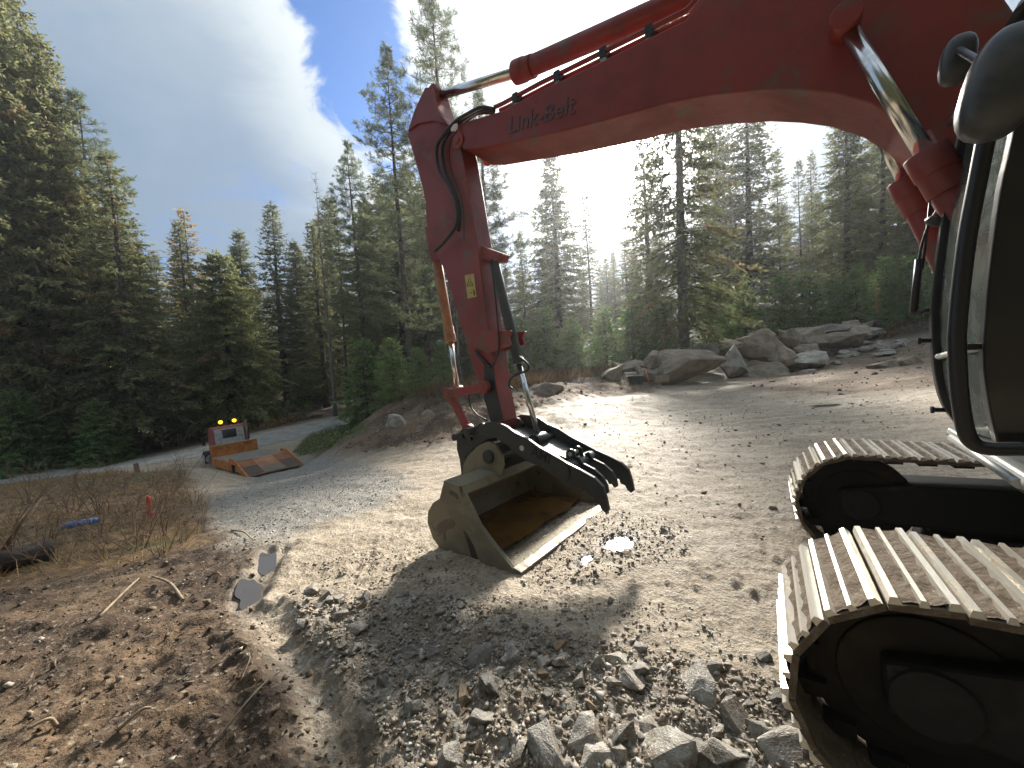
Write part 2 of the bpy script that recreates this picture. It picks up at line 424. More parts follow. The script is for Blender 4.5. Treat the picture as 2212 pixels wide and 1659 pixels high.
# dragged streaks on the tan mud
mp = N.node('ShaderNodeMapping', {'Vector': pos, 'Rotation': (0, 0, math.radians(38)), 'Scale': (.5, 3.2, 1.0)})
ns = N.noise(mp.outputs[0], 1.6, 8, .62, .4)
c = N.mix(N.ramp(ns, .38, .64), (.30, .23, .155), (.47, .385, .28))
c = N.mix(N.m('MULTIPLY', N.ramp(nm, .52, .68), .4), c, (.22, .165, .11))
c = N.mix(N.m('MULTIPLY', N.ramp(vcol, .72, .95), .55), c, (.49, .44, .36))
c = N.mix(N.m('MULTIPLY', N.ramp(vcol, .22, .05), .6), c, (.11, .085, .06))
rk = N.mix(N.ramp(vcol2, .2, .9), (.10, .078, .055), (.32, .28, .22)); rk = N.mix(N.m('MULTIPLY', N.ramp(vcol, .6, .9), .6), rk, (.42, .41, .38))
rk = N.mix(N.ramp(nm, .42, .6), rk, (.155, .115, .075))
c = N.mix(N.m('MULTIPLY', zcx[2], .8), c, rk)
sc_ = N.mix(N.ramp(nb, .36, .62), (.055, .033, .019), (.165, .105, .058)); sc_ = N.mix(N.m('MULTIPLY', N.ramp(nm, .52, .66), .75), sc_, (.035, .023, .015))
sc_ = N.mix(N.m('MULTIPLY', N.ramp(vcol, .9, .97), .6), sc_, (.30, .25, .18)); sc_ = N.mix(N.m('MULTIPLY', N.ramp(nf, .58, .7), .5), sc_, (.23, .165, .10))
lc = N.mix(N.ramp(nm, .4, .6), (.08, .052, .028), (.25, .155, .075)); lc = N.mix(N.m('MULTIPLY', N.ramp(nf, .55, .68), .6), lc, (.42, .27, .12)); lc = N.mix(N.m('MULTIPLY', N.ramp(nb, .56, .66), .6), lc, (.12, .125, .04))
gc = N.mix(N.ramp(vcol, .1, .95), (.13, .12, .105), (.37, .35, .31)); gc = N.mix(N.m('MULTIPLY', N.ramp(nm, .45, .65), .6), gc, (.30, .265, .215))
bc = N.mix(N.ramp(nb, .4, .62), (.085, .05, .028), (.18, .115, .065)); bc = N.mix(N.m('MULTIPLY', N.ramp(nm, .55, .68), .6), bc, (.07, .045, .03)); bc = N.mix(N.m('MULTIPLY', N.ramp(vcol2, .85, .97), .5), bc, (.3, .26, .2))
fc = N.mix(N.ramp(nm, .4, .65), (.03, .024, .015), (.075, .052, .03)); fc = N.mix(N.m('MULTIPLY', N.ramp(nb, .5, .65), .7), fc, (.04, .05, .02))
gr = N.mix(N.ramp(nf, .4, .6), (.075, .095, .026), (.14, .155, .05))
rc = N.mix(N.ramp(nb, .4, .62), (.25, .235, .205), (.37, .35, .31)); rc = N.mix(N.m('MULTIPLY', N.ramp(vcol, .8, .95), .3), rc, (.45, .44, .42))
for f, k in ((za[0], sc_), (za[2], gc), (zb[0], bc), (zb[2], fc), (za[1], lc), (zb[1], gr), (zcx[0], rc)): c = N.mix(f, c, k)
wetm = N.m('MAXIMUM', zcx[1], N.m('MULTIPLY', N.ramp(nb, .56, .70), .55))
c = N.mix(N.m('MULTIPLY', zcx[1], .45), c, (.07, .055, .04))
rg = N.m('SUBTRACT', N.m('ADD', .66, N.m('MULTIPLY', N.m('SUBTRACT', nf, .5), .4)), N.m('MULTIPLY', wetm, .30), clamp=True)
rg = N.m('ADD', rg, N.m('MULTIPLY', N.m('MAXIMUM', N.m('MAXIMUM', za[0], zb[0]), N.m('MAXIMUM', zb[2], za[1])), .22), clamp=True)
hgt = N.m('ADD', N.m('MULTIPLY', nf, 1.0), N.m('ADD', N.m('MULTIPLY', nff, .45), N.m('MULTIPLY', vor.outputs[0], .35)))
bp_ = N.node('ShaderNodeBump', {'Strength': .85, 'Distance': .022, 'Height': hgt})
bs = N.node('ShaderNodeBsdfPrincipled', {'Base Color': c, 'Roughness': rg, 'Normal': bp_.outputs[0], 'Specular IOR Level': .45})
N.l.new(bs.outputs[0], N.node('ShaderNodeOutputMaterial').inputs[0])
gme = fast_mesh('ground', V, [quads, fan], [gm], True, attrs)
ground = link('ground', gme); tag(ground, 'sloping muddy clearing with tan mud, brown soil and gravel', 'ground', kind='structure')

# the lane itself, a sheet over the levelled bed
rp = smooth_path([(*p, 0) for p in ROAD], 14); L_, R2 = [], []
Vr = []; Fr = []
for i, p in enumerate(rp):
    d = rp[min(i+1, len(rp)-1)] - rp[max(i-1, 0)]; d = d/np.linalg.norm(d); nrm = np.array([-d[1], d[0], 0])
    for k in np.linspace(-1, 1, 7):
        qx = p + nrm*k*(2.35 + .12*math.sin(i*.9 + k)); Vr.append((qx[0], qx[1], float(base_h(qx[0], qx[1])) + .05 - .03*k*k + .012*math.sin(i*1.7+k*3)))
for i in range(len(rp)-1):
    for k in range(6): a = i*7+k; Fr.append((a, a+7, a+8, a+1))
road_m = mat('road_gravel', (.27, .255, .225), (.40, .38, .335), 1.3, (.35, .65), .85, bump=.5, bscale=30, c3=(.19, .18, .16), scale3=2.2, thr3=(.55, .7), coord='Position')
rb = MB(); rb.add(Vr, [f[::-1] for f in Fr], 0, True); tag(rb.build('road', road_m), 'pale gravel lane crossing behind the truck', 'road', kind='structure')

# standing water
wm = bpy.data.materials.new('puddle_water'); wm.use_nodes = True
N = NT(wm.node_tree); N.n.clear()
tcp = N.node('ShaderNodeNewGeometry').outputs['Position']
bpw = N.node('ShaderNodeBump', {'Strength': .08, 'Distance': .01, 'Height': N.noise(tcp, 14, 3, .5)})
bw = N.node('ShaderNodeBsdfPrincipled', {'Base Color': (.07, .055, .04), 'Roughness': .03, 'IOR': 1.8, 'Specular IOR Level': .6, 'Normal': bpw.outputs[0]})
N.l.new(bw.outputs[0], N.node('ShaderNodeOutputMaterial').inputs[0])
for i, (c_, a, b, hd, lab) in enumerate(PUDDLES):
    zz = min(gz(c_[0], c_[1]), gz(c_[0]+.3*a*math.cos(hd), c_[1]+.3*a*math.sin(hd)), gz(c_[0]-.3*a*math.cos(hd), c_[1]-.3*a*math.sin(hd))) + (.026 if i < 2 else .012 if a < .5 else .02)
    rr = random.Random(i); Vp = [(0, 0, 0)]; n = 40
    ph = [rr.uniform(0, 6.28) for _ in range(4)]
    for k in range(n):
        t = 2*math.pi*k/n; s = 1.1*(1 + .16*math.sin(2*t+ph[0]) + .13*math.sin(3*t+ph[1]) + .08*math.sin(7*t+ph[2]))
        lx, ly = math.cos(t)*a*s, math.sin(t)*b*s
        Vp.append((lx*math.cos(hd)-ly*math.sin(hd), lx*math.sin(hd)+ly*math.cos(hd), 0))
    pb = MB(); pb.add(Vp, [(0, 1+k, 1+(k+1) % n) for k in range(n)], 0, True)
    o = pb.build('puddle', wm); o.location = (c_[0], c_[1], zz); tag(o, lab, 'puddle', kind='structure')
# ------------------------------------------------------------------ excavator
EF = np.array([-.783, .622, 0]); EN = np.array([.622, .783, 0])       # forward, and across towards its right
T0, R0 = -1.6, 3.25
EX = empty('excavator', tuple(EF*T0 + EN*R0), math.atan2(.622, -.783))
tag(EX, 'red tracked excavator with wide muddy bucket and black thumb lowered to the ground', 'excavator')
def L(px, py, r):
    p = onplane(px, py, EN, r); return (float(EF @ p) - T0, R0 - r, float(p[2]))
def XZ(pts, r): return [(lambda q: (q[0], q[2]))(L(a, b, r)) for a, b in pts]
red = mat('red_paint', (.24, .034, .026), (.18, .032, .026), 2.2, (.4, .65), .42, .6, bump=.05, bscale=90, c3=(.13, .085, .065), scale3=3.5, thr3=(.52, .72))
red_dirty = mat('red_paint_muddy', (.29, .032, .028), (.16, .09, .06), 3.0, (.45, .62), .45, .75, c3=(.06, .03, .025), scale3=9, thr3=(.6, .7), bump=.1)
chrome = mat('chrome_rod', (.72, .73, .72), (.55, .52, .47), 9, (.5, .7), .16, .3, metal=1.0)
black_rubber = mat('black_rubber', (.018, .018, .02), (.05, .045, .04), 6, (.5, .7), .5)
dark_steel = mat('dark_steel', (.028, .033, .032), (.06, .055, .045), 4, (.5, .72), .38, .65, metal=.25, bump=.12, bscale=60, c3=(.10, .075, .05), scale3=11, thr3=(.63, .75))
thumb_m = mat('thumb_steel', (.030, .036, .035), (.055, .055, .047), 3, (.45, .7), .36, .6, metal=.2, bump=.12, bscale=60, c3=(.12, .098, .066), scale3=2.3, thr3=(.6, .72))
mud_steel = mat('muddy_steel', (.235, .205, .14), (.155, .135, .09), 2.6, (.42, .6), .75, .5, bump=.2, bscale=45, c3=(.065, .05, .034), scale3=5.5, thr3=(.6, .68))
edge_steel = mat('worn_edge', (.30, .27, .21), (.19, .165, .12), 7, (.42, .6), .4, .65, metal=.55, bump=.35, bscale=38, c3=(.13, .10, .07), scale3=16, thr3=(.58, .66))
bright_steel = mat('polished_grouser', (.66, .62, .54), (.40, .33, .24), 6, (.52, .68), .34, .7, metal=.55, bump=.1)
mud_plate = mat('mud_caked_plate', (.185, .14, .095), (.12, .083, .053), 9, (.42, .6), .9, bump=.9, bscale=26, c3=(.30, .26, .20), scale3=30, thr3=(.6, .7))
track_dark = mat('track_frame_black', (.016, .015, .014), (.045, .037, .028), 3, (.5, .75), .75, bump=.2)
tan_barrel = mat('tan_barrel', (.40, .22, .11), (.30, .13, .075), 5, (.45, .65), .5, .7, c3=(.12, .08, .05), scale3=8, thr3=(.6, .7))
grey_barrel = mat('charcoal_barrel', (.045, .055, .055), (.075, .08, .075), 5, (.5, .7), .4, .5)
black_paint = mat('black_cab_paint', (.012, .012, .014), (.02, .02, .022), 3, (.4, .7), .28, .4, coat=.2)
rail_m = mat('rail_black', (.012, .012, .013), None, rough=.4)
trim_m = mat('grey_trim', (.42, .43, .42), (.24, .235, .22), 7, (.5, .7), .35, .6, metal=.5)
white_lbl = mat('white_label', (.75, .73, .68), None, rough=.5)
BR = 3.30                                                # middle of boom, arm and bucket

def text_mesh(body, size, m, parent, name, origin, xdir, ydir, ext=.002):
    cu = bpy.data.curves.new('letters', 'FONT'); cu.body = body; cu.size = size; cu.extrude = ext; cu.resolution_u = 3; cu.offset = size*.012
    t = bpy.data.objects.new('letters', cu); COL.objects.link(t)
    dg = bpy.context.evaluated_depsgraph_get(); me = bpy.data.meshes.new_from_object(t.evaluated_get(dg))
    bpy.data.objects.remove(t); me.name = name; me.materials.clear(); me.materials.append(m)
    x = Vector(xdir).normalized(); y = Vector(ydir); y = (y - x*y.dot(x)).normalized(); z = x.cross(y)
    M_ = Matrix((x, y, z)).transposed().to_4x4(); M_.translation = Vector(origin)
    me.transform(M_); return link(name, me, parent)

# boom
bn = BR - .18; yb0, yb1 = R0-(BR-.18), R0-(BR+.29)
top = XZ([(985,300),(988,268),(1005,263),(1081,240),(1165,196),(1283,140),(1481,42)], bn)
bot = XZ([(2060,395),(2000,312),(1940,257),(1880,222),(1800,200),(1726,193),(1650,193),(1534,205),(1444,222),(1300,262),(1202,287),(1090,310),(1030,322),(1000,322)], bn)
x_ = lambda t, z: (t - T0, z)
boom_pts = top + [x_(.35, 4.30), x_(.0, 4.36), x_(-.3, 4.22), x_(-.62, 3.75), x_(-1.0, 2.7), x_(-1.32, 1.75), x_(-1.30, 1.55), x_(-1.12, 1.52), x_(-.95, 1.75)] + bot
boom = MB().prism(boom_pts, yb0, yb1).build('boom', red, EX, .012)
mb = MB()
pv = L(990, 305, bn)
for y in (yb0+.012, yb1-.012): mb.tube([(pv[0], y-.02, pv[2]), (pv[0], y+.006, pv[2])], .085, 20)
mb.tube([(pv[0], yb0+.03, pv[2]), (pv[0], yb1-.03, pv[2])], .035, 16)
mb.build('boom_pin', red_dirty, boom, .004)
lm = mat('faded_letters', (.075, .06, .065), (.15, .06, .06), 20, (.45, .6), .5)
a = L(1098, 289, bn-.004); b = L(1201, 256, bn-.004)
text_mesh('Link-Belt', .205, lm, boom, 'boom_lettering', a, (b[0]-a[0], 0, b[2]-a[2]), (0, 0, 1))
lb = L(984, 279, bn-.03); u1 = L(992, 274, bn-.03)
MB().prism(XZ([(979,281),(985,272),(993,269),(994,276),(985,286),(980,287)], bn), yb0+.034, yb0+.038).build('reflector_label', white_lbl, boom)
# steel pipes clipped along the top of the boom, with hoses over the joint
for k, (dy, dz) in enumerate(((.05, .045), (-.03, .05))):
    pts = [L(px, py, bn) for px, py in [(1065,238),(1081,231),(1165,186),(1283,128),(1481,30)]]
    pts = [(x, yb0-.08*(k+.4), z+dz) for x, y, z in pts] + [(.35-T0, yb0-.08*(k+.4), 4.36), (0-T0, yb0-.08*(k+.4), 4.42)]
    MB().tube(pts, .02, 8).build('hydraulic_pipe', red, boom)
for px, py in [(1110,215),(1200,168),(1300,118),(1400,70)]:
    q = L(px, py, bn); MB().box((q[0]-.03, yb0-.16, q[2]-.02), (q[0]+.03, yb0-.01, q[2]+.07)).build('pipe_clamp', dark_steel, boom, .004)
hose_pts = [[(1068,236),(1040,232),(1010,246),(985,262),(960,290),(944,318),(948,365),(972,405),(985,440),(986,485),(960,522),(938,543)],
            [(1068,240),(1038,238),(1006,256),(976,280),(956,318),(962,370),(985,420),(994,462),(990,500)],
            [(1066,243),(1030,246),(1000,270),(975,310),(975,360),(992,410),(1003,455),(1004,520)]]
for k, hp in enumerate(hose_pts):
    rr = bn-.03+.05*k
    MB().tube(smooth_path([L(px, py, rr) for px, py in hp], 5), .019, 8).build('hydraulic_hose', black_rubber, EX)

# arm (stick)
an = BR - .125; ya0, ya1 = R0-an, R0-(BR+.125)
arm_l = [(921,191),(935,190),(941,218),(955,249),(972,272),(990,292),(1000,340),(1010,396),(1021,466),(1031,526),(1046,648),(1055,707),(1064,763),(1070,823),(1087,909),(1085,925),(1060,918)]
arm_r = [(1046,862),(1023,797),(1008,747),(990,684),(962,590),(940,540),(921,489),(919,438),(908,387),(892,330),(880,289),(898,240)]
arm = MB().prism(XZ(arm_l+arm_r, an), ya0, ya1).build('arm', red_dirty, EX, .01)
arm.data.materials.clear(); arm.data.materials.append(red)
# upper ear flanges, weld seams and wear plates
MB().prism(XZ([(921,191),(935,190),(941,218),(955,249),(972,272),(940,262),(905,268),(884,284),(898,240)], an), ya0, ya0+.02).build('ear_plate', red, arm, .004)
MB().prism(XZ([(914,424),(978,446),(978,449),(914,427)], an), ya0, ya0+.006).build('weld_seam', red, arm)
MB().prism(XZ([(1046,780),(1066,790),(1072,840),(1086,905),(1062,912),(1046,862)], an), ya0, ya0+.004).build('oil_stain_plate', dark_steel, arm)
MB().prism(XZ([(1043,714),(1104,714),(1098,729),(1103,744),(1056,764),(1020,747)], an-.01), ya0-.02, ya0+.015).build('cylinder_bracket', red_dirty, arm, .004)
MB().prism(XZ([(1048,714),(1104,714),(1098,729),(1103,744),(1062,760)], an-.01), ya1-.015, ya1+.02).build('cylinder_bracket', red_dirty, arm, .004)
dec_m = mat('yellow_decal', (.50, .42, .12), (.40, .33, .11), 12, (.4, .7), .5)
ink = mat('decal_ink', (.05, .045, .03), None, rough=.6)
P = XZ([(1004,595),(1023.5,591),(1029.5,641),(1010.5,645)], an); dec = MB().prism(P, ya0, ya0+.003).build('warning_decal', dec_m, arm)
tri = MB()
for a_, b_ in (((1014.5,602),(1009,619)), ((1014.5,602),(1022.5,616)), ((1009,619),(1022.5,616))):
    p0, p1 = L(*a_, an), L(*b_, an); tri.tube([(p0[0], ya0+.0035, p0[2]), (p1[0], ya0+.0035, p1[2])], .004, 4)
q0, q1 = L(1024,626,an), L(1026,638,an); tri.tube([(q0[0], ya0+.0035, q0[2]), (q1[0], ya0+.0035, q1[2])], .010, 4)
q0, q1 = L(1015,634,an), L(1021,631,an); tri.tube([(q0[0], ya0+.0035, q0[2]), (q1[0], ya0+.0035, q1[2])], .005, 4)
for s_ in ((1011.5,616),(1018,613)), ((1013,612),(1017,610)):
    q0, q1 = L(*s_[0],an), L(*s_[1],an); tri.tube([(q0[0], ya0+.0035, q0[2]), (q1[0], ya0+.0035, q1[2])], .003, 4)
tri.build('warning_symbol', ink, dec)['kind'] = 'stuff'

def cylinder(name, p0, p1, p2, rb, rr, mb_, lab=None, gl=.16, gm_=None):
    """barrel p0 to p1, rod p1 to p2"""
    p0, p1, p2 = Vector(p0), Vector(p1), Vector(p2); d = (p2-p0).normalized()
    o = MB().tube([p0, p1], rb, 20).build(name, mb_, EX, .004)
    if lab: o['label'] = lab
    MB().tube([p1-d*gl, p1-d*gl*.5, p1-d*gl*.5+d*.002, p1+d*.02], [rb*1.14, rb*1.14, rb*1.22, rb*1.22], 20).build('gland', gm_ or mb_, o, .004)
    MB().tube([p1, p2], rr, 16).build('rod', chrome, o)
    MB().tube([p2+Vector((0, -rb*1.1, 0)), p2+Vector((0, rb*1.1, 0))], rr*1.7, 16).build('rod_eye', gm_ or mb_, o, .004)
    return o
# arm cylinder on the back of the boom
c0 = L(1560,-10,BR); c0 = (c0[0]-.35, c0[1], c0[2]+.02)
cylinder('arm_cylinder', c0, L(1117,156,BR), L(946,207,BR), .088, .05, red, gl=.2)
MB().prism([(c0[0]-.12, c0[2]-.12), (c0[0]+.14, c0[2]-.22), (c0[0]+.06, c0[2]+.1), (c0[0]-.06, c0[2]+.1)], yb0-.06, yb1+.06).build('cylinder_lug', red, boom, .006)
# boom cylinders, one each side of the boom
for rr_, pa, pb_ in ((2.98, (1826,50), (2003,337)), (3.66, (1872,225), (1957,393))):
    q2, q1 = Vector(L(*pa, rr_)), Vector(L(*pb_, rr_)); d = (q1-q2).normalized()
    cy = cylinder('boom_cylinder', q1 + d*1.25, q1, q2, .072, .042, red, gl=.22)
    MB().tube([q1-d*.02+Vector((0,.0,.10)), q1+d*.5+Vector((0,.0,.10))], .022, 8).build('cylinder_pipe', red, cy)
# bucket cylinder along the back of the arm, thumb cylinder along its front
cylinder('bucket_cylinder', L(943,556,BR), L(973,735,BR), L(988,842,BR), .058, .033, tan_barrel, gl=.17)
MB().prism(XZ([(921,489),(948,500),(960,560),(935,566),(930,545)], BR-.06), R0-BR-.09, R0-BR+.09).build('cylinder_lug', red, arm, .006)
tcy = cylinder('thumb_cylinder', L(1064,553,BR), L(1120,782,BR), L(1165,948,BR), .056, .030, grey_barrel, 'charcoal thumb cylinder along the front of the arm', gl=.05)
MB().prism(XZ([(1030,528),(1078,545),(1072,562),(1034,560)], an), ya1+.06, ya0-.06).build('thumb_lug', red, arm, .005)
MB().tube(smooth_path([L(1120,770,BR-.07), L(1136,782,BR-.09), L(1142,792,BR-.1), L(1138,801,BR-.1), L(1118,808,BR-.12), L(1104,818,BR-.14), L(1100,832,BR-.15), L(1107,840,BR-.15)], 5), .012, 8).build('hydraulic_hose', black_rubber, tcy)
MB().tube(smooth_path([L(1063,560,an-.02), L(1066,600,an-.02), L(1072,660,an-.02), L(1077,720,an-.03), L(1077,760,an-.03), L(1068,785,an-.03), L(1060,796,an-.02)], 5), .011, 8).build('hydraulic_hose', black_rubber, EX)
MB().tube(smooth_path([L(1026,758,an-.03), L(1042,778,an-.03), L(1056,793,an-.02)], 4), .019, 8).build('hydraulic_hose', black_rubber, EX)
MB().tube(smooth_path([L(1012,845,BR-.05), L(1016,875,BR-.05), L(1030,895,BR-.08), L(1052,908,BR-.1)], 5), .010, 8).build('hydraulic_hose', black_rubber, EX)
# linkage
def bar(name, pa, pb_, rr_, wd, th, m_, boss=None):
    a3, b3 = Vector(L(*pa, rr_)), Vector(L(*pb_, rr_)); d = (b3-a3).normalized(); u_ = Vector((-d.z, 0, d.x))*wd
    y = a3.y
    mb_ = MB().prism([((a3+u_).x, (a3+u_).z), ((b3+u_*.85).x, (b3+u_*.85).z), ((b3-u_*.85).x, (b3-u_*.85).z), ((a3-u_).x, (a3-u_).z)], y-th/2, y+th/2)
    for p in (a3, b3):
        mb_.tube([p+Vector((0, -th*.75, 0)), p+Vector((0, th*.75, 0))], (boss or wd*1.45), 18)
        mb_.tube([p+Vector((0, -th*1.0, 0)), p+Vector((0, th*1.0, 0))], (boss or wd*1.45)*.5, 14)
    return mb_.build(name, m_, EX, .005)
for rr_ in (BR-.17, BR+.17):
    bar('idler_link', (970,851), (1046,836), rr_, .05, .045, red_dirty)
for rr_ in (BR-.12, BR+.12):
    bar('bucket_link', (974,853), (1012,930), rr_, .055, .05, red_dirty)

# quick coupler
for s_ in (-1, 1):
    rr_ = BR + s_*.20
    pts = [(989,942),(1000,926),(1027,922),(1038,916),(1057,911),(1073,915),(1084,928),(1079,945),(1057,948),(1024,969),(1014,988),(1008,1007),(997,1007),(995,991),(989,969)]
    if s_ == -1: cplate = XZ(pts, rr_)
    o = MB().prism(cplate, R0-rr_-.02, R0-rr_+.02)
    if s_ == -1:
        for px, py, r_ in ((1046,925,.065), (1001,940,.038), (1021,947,.022), (1010,988,.02)):
            q = L(px, py, rr_); o.tube([(q[0], q[1]+.01, q[2]), (q[0], q[1]+.05, q[2])], r_, 16)
    if s_ == -1: coupler = o.build('coupler', dark_steel, EX, .006)
    else: o.build('side_plate', dark_steel, coupler, .006)
q = L(1046,925,BR); MB().tube([(q[0], q[1]-.3, q[2]), (q[0], q[1]+.3, q[2])], .045, 16).build('pin', dark_steel, coupler)
q = L(1001,940,BR); MB().tube([(q[0], q[1]-.22, q[2]), (q[0], q[1]+.16, q[2])], .04, 16).build('pin', dark_steel, coupler)
MB().prism(XZ([(1000,945),(1030,935),(1060,935),(1040,962),(1010,985)], BR-.2), R0-BR-.19, R0-BR+.19).build('coupler_body', dark_steel, coupler, .005)

# bucket
bk0 = 2.48; W_ = 1.74; y0 = R0-bk0; y1 = y0 - W_
side = XZ([(962,1037),(997,1050),(1010,1076),(1038,1134),(1068,1175),(1119,1238),(1081,1242),(1046,1235),(1000,1218),(959,1197),(935,1164),(923,1129),(924,1105),(935,1086),(951,1076),(955,1064)], bk0)
shell = XZ([(962,1037),(955,1064),(951,1076),(935,1086),(924,1105),(923,1129),(935,1164),(959,1197),(1000,1218),(1046,1235),(1081,1242),(1119,1238)], bk0)
sh = [np.array(p) for p in smooth_path([(x, 0, z) for x, z in shell], 4)]
inner = []
for i, p in enumerate(sh):
    d = sh[min(i+1, len(sh)-1)] - sh[max(i-1, 0)]; d = d/np.linalg.norm(d)
    inner.append(p + np.array([-d[2], 0, d[0]])*(.026 if True else 0))
cen = np.mean(sh, 0)
if np.linalg.norm(inner[10]-cen) > np.linalg.norm(sh[10]-cen): inner = [2*p-q_ for p, q_ in zip(sh, inner)]
mbk = MB(); n = len(sh)
for P_, flip in ((sh, False), (inner, True)):
    V_ = [(p[0], y0-.02, p[2]) for p in P_] + [(p[0], y1+.02, p[2]) for p in P_]
    F_ = [(i, i+1, n+i+1, n+i) for i in range(n-1)]
    mbk.add(V_, [f[::-1] for f in F_] if flip else F_, 0, True)
bucket = mbk.build('bucket', mud_steel, EX)
for ya, lab in ((y0, 'near'), (y1, 'far')):
    th = .028 if lab == 'near' else -.028
    MB().prism(side, ya-th, ya).build('side_plate', mud_steel, bucket, .006)
    band = XZ([(962,1037),(997,1050),(1010,1076),(1038,1134),(1068,1175),(1119,1238),(1081,1241),(1052,1235),(1030,1186),(1008,1145),(978,1099),(952,1076)], bk0)
    MB().prism(band, ya, ya + (.018 if lab == 'near' else -.018)).build('side_cutter', mud_steel, bucket, .005)
a = np.array(XZ([(1119,1238)], bk0)[0]); b = np.array(XZ([(1081,1242)], bk0)[0]); d = (b-a)/np.linalg.norm(b-a); u_ = np.array([-d[1], d[0]])
if u_[1] < 0: u_ = -u_
ce = [a-d*.05-u_*.012, a-d*.05+u_*.006, a+d*.02+u_*.05, a+d*.30+u_*.075, a+d*.30+u_*.02, a-u_*.03]
MB().prism([tuple(p) for p in ce], y0+.012, y1-.012).build('cutting_edge', edge_steel, bucket, .006)
# torque beam across the top
tb = XZ([(962,1037),(997,1050),(1005,1068),(985,1080),(957,1066)], bk0)
MB().prism(tb, y0-.03, y1+.03).build('top_beam', mud_steel, bucket, .008)
ears = [(1003,1005),(1012,985),(1034,963),(1055,953),(1072,960),(1086,985),(1088,1005),(1082,1025),(1060,1042),(1020,1052),(1000,1050)]
for s_ in (-.30, .30):
    MB().prism(XZ(ears, BR-.30), R0-(BR+s_)-.022, R0-(BR+s_)+.022).build('bucket_ear', mud_steel, bucket, .006)
q = L(1060,985,BR-.3); MB().tube([(q[0], R0-BR-.36, q[2]), (q[0], R0-BR+.36, q[2])], [.07]*2, 20).build('pin_tube', dark_steel, bucket, .006)
MB().prism(XZ([(994,1006),(1020,985),(1042,966),(1070,964),(1078,982),(1050,1000),(1020,1022),(996,1026)], BR-.25), R0-BR-.2, R0-BR+.25).build('mount_block', dark_steel, bucket, .01)
# rusty water lying in the bucket
zs = a[1] + .055
xin = [p for p in inner]
xb = max(p[0] for p in inner if p[2] < zs + .25) - .015
xf = a[0] + .30
rust = mat('rusty_water', (.165, .078, .017), (.105, .053, .016), 2.6, (.4, .65), .10, .2, c3=(.22, .115, .03), scale3=4, thr3=(.55, .7))
ins = sorted([p for p in inner[len(inner)//3:]], key=lambda p: p[2])
cross = [p for p in inner]
xbk = None
for p, q_ in zip(cross[:-1], cross[1:]):
    if (p[2]-zs)*(q_[2]-zs) <= 0:
        xi = p[0] + (zs-p[2])/(q_[2]-p[2]+1e-9)*(q_[0]-p[0]); xbk = xi if xbk is None else max(xbk, xi)
xbk = (xbk or xb) - .004
Vw = []; nx, ny = 14, 8
for i in range(nx+1):
    for j in range(ny+1): Vw.append((xf + (xbk-xf)*i/nx + (.02*math.sin(j*1.9)+.012*math.sin(j*4.1) if i == 0 else 0), y0-.03 + (y1-y0+.06)*j/ny, zs))
MB().add(Vw, [(i*(ny+1)+j, (i+1)*(ny+1)+j, (i+1)*(ny+1)+j+1, i*(ny+1)+j+1)[::-1] for i in range(nx) for j in range(ny)], 0, True).build('rusty_water', rust, bucket)
stain = mat('wet_stain', (.045, .033, .024), (.07, .052, .036), 9, (.4, .65), .35)
MB().prism(XZ([(943,1136),(950,1128),(962,1122),(975,1121),(981,1126),(983,1134),(978,1141),(968,1144),(962,1150),(963,1166),(959,1168),(957,1152),(950,1153),(944,1148)], bk0), y0, y0+.002).build('worn_emblem', stain, bucket)
MB().prism(XZ([(1000,1145),(1012,1150),(1022,1176),(1030,1200),(1040,1230),(1010,1220),(1018,1200),(1012,1180)], bk0), y0, y0+.0025).build('mud_stain', stain, bucket)

# thumb
th_pts = [(1038,920),(1057,911),(1081,914),(1095,920),(1114,934),(1138,945),(1165,964),(1198,983),(1225,999),(1252,1012.5),(1285,1031),(1304,1050),(1312,1077),(1317,1102),(1310,1107),(1301,1099),(1295.5,1088),(1285,1083),(1282,1072),(1274,1071),(1268,1061),(1258,1063),(1255,1053),(1247,1053),(1239,1049),(1225,1044),(1203,1029),(1192,1026),(1171,1007),(1149,999),(1133,991),(1111,975),(1092,953),(1079,945),(1057,942),(1040,935)]
tr0 = BR - .29
tpl = XZ(th_pts, tr0)
mt = MB().prism(tpl, R0-tr0-.022, R0-tr0+.022)
thumb = mt.build('thumb', thumb_m, EX, .007)
MB().prism(tpl, R0-(BR+.29)-.022, R0-(BR+.29)+.022).build('side_plate', thumb_m, thumb, .007)
tine = [(1236,993),(1250,985),(1262,1001),(1285,1013),(1303,1029),(1313,1048),(1316,1064),(1309,1067),(1303,1058),(1297,1058),(1293,1049),(1282,1044),(1276,1037),(1262,1028),(1240,1012)]
tnp = XZ(tine, BR-.1)
for rr_ in (BR-.10, BR+.10): MB().prism(tnp, R0-rr_-.018, R0-rr_+.018).build('tine', thumb_m, thumb, .006)
q = L(1219,1020,tr0); q = (q[0], q[1], q[2]+.01)
MB().tube([(q[0], R0-(BR-.33), q[2]), (q[0], R0-(BR+.30), q[2])], .078, 24).build('cross_tube', thumb_m, thumb, .005)
lug = []
q = L(1232,981,BR-.12)
for k in range(9): t_ = math.pi*k/8; lug.append((q[0]+.05*math.cos(t_), q[2]+.05*math.sin(t_)))
lug += [(q[0]-.09, q[2]-.17), (q[0]+.07, q[2]-.17)]
for rr_ in (BR-.11, BR+.03):
    o = MB().prism(lug, R0-rr_-.012, R0-rr_+.012); o.build('lug', thumb_m, thumb, .005)
MB().tube([(q[0], R0-BR-.06, q[2]), (q[0], R0-BR+.13, q[2])], .021, 12).build('lug_pin', trim_m, thumb)
q = L(1164,950,BR); MB().tube([(q[0], R0-BR-.29, q[2]), (q[0], R0-BR+.29, q[2])], .04, 16).build('cylinder_pin', dark_steel, thumb)
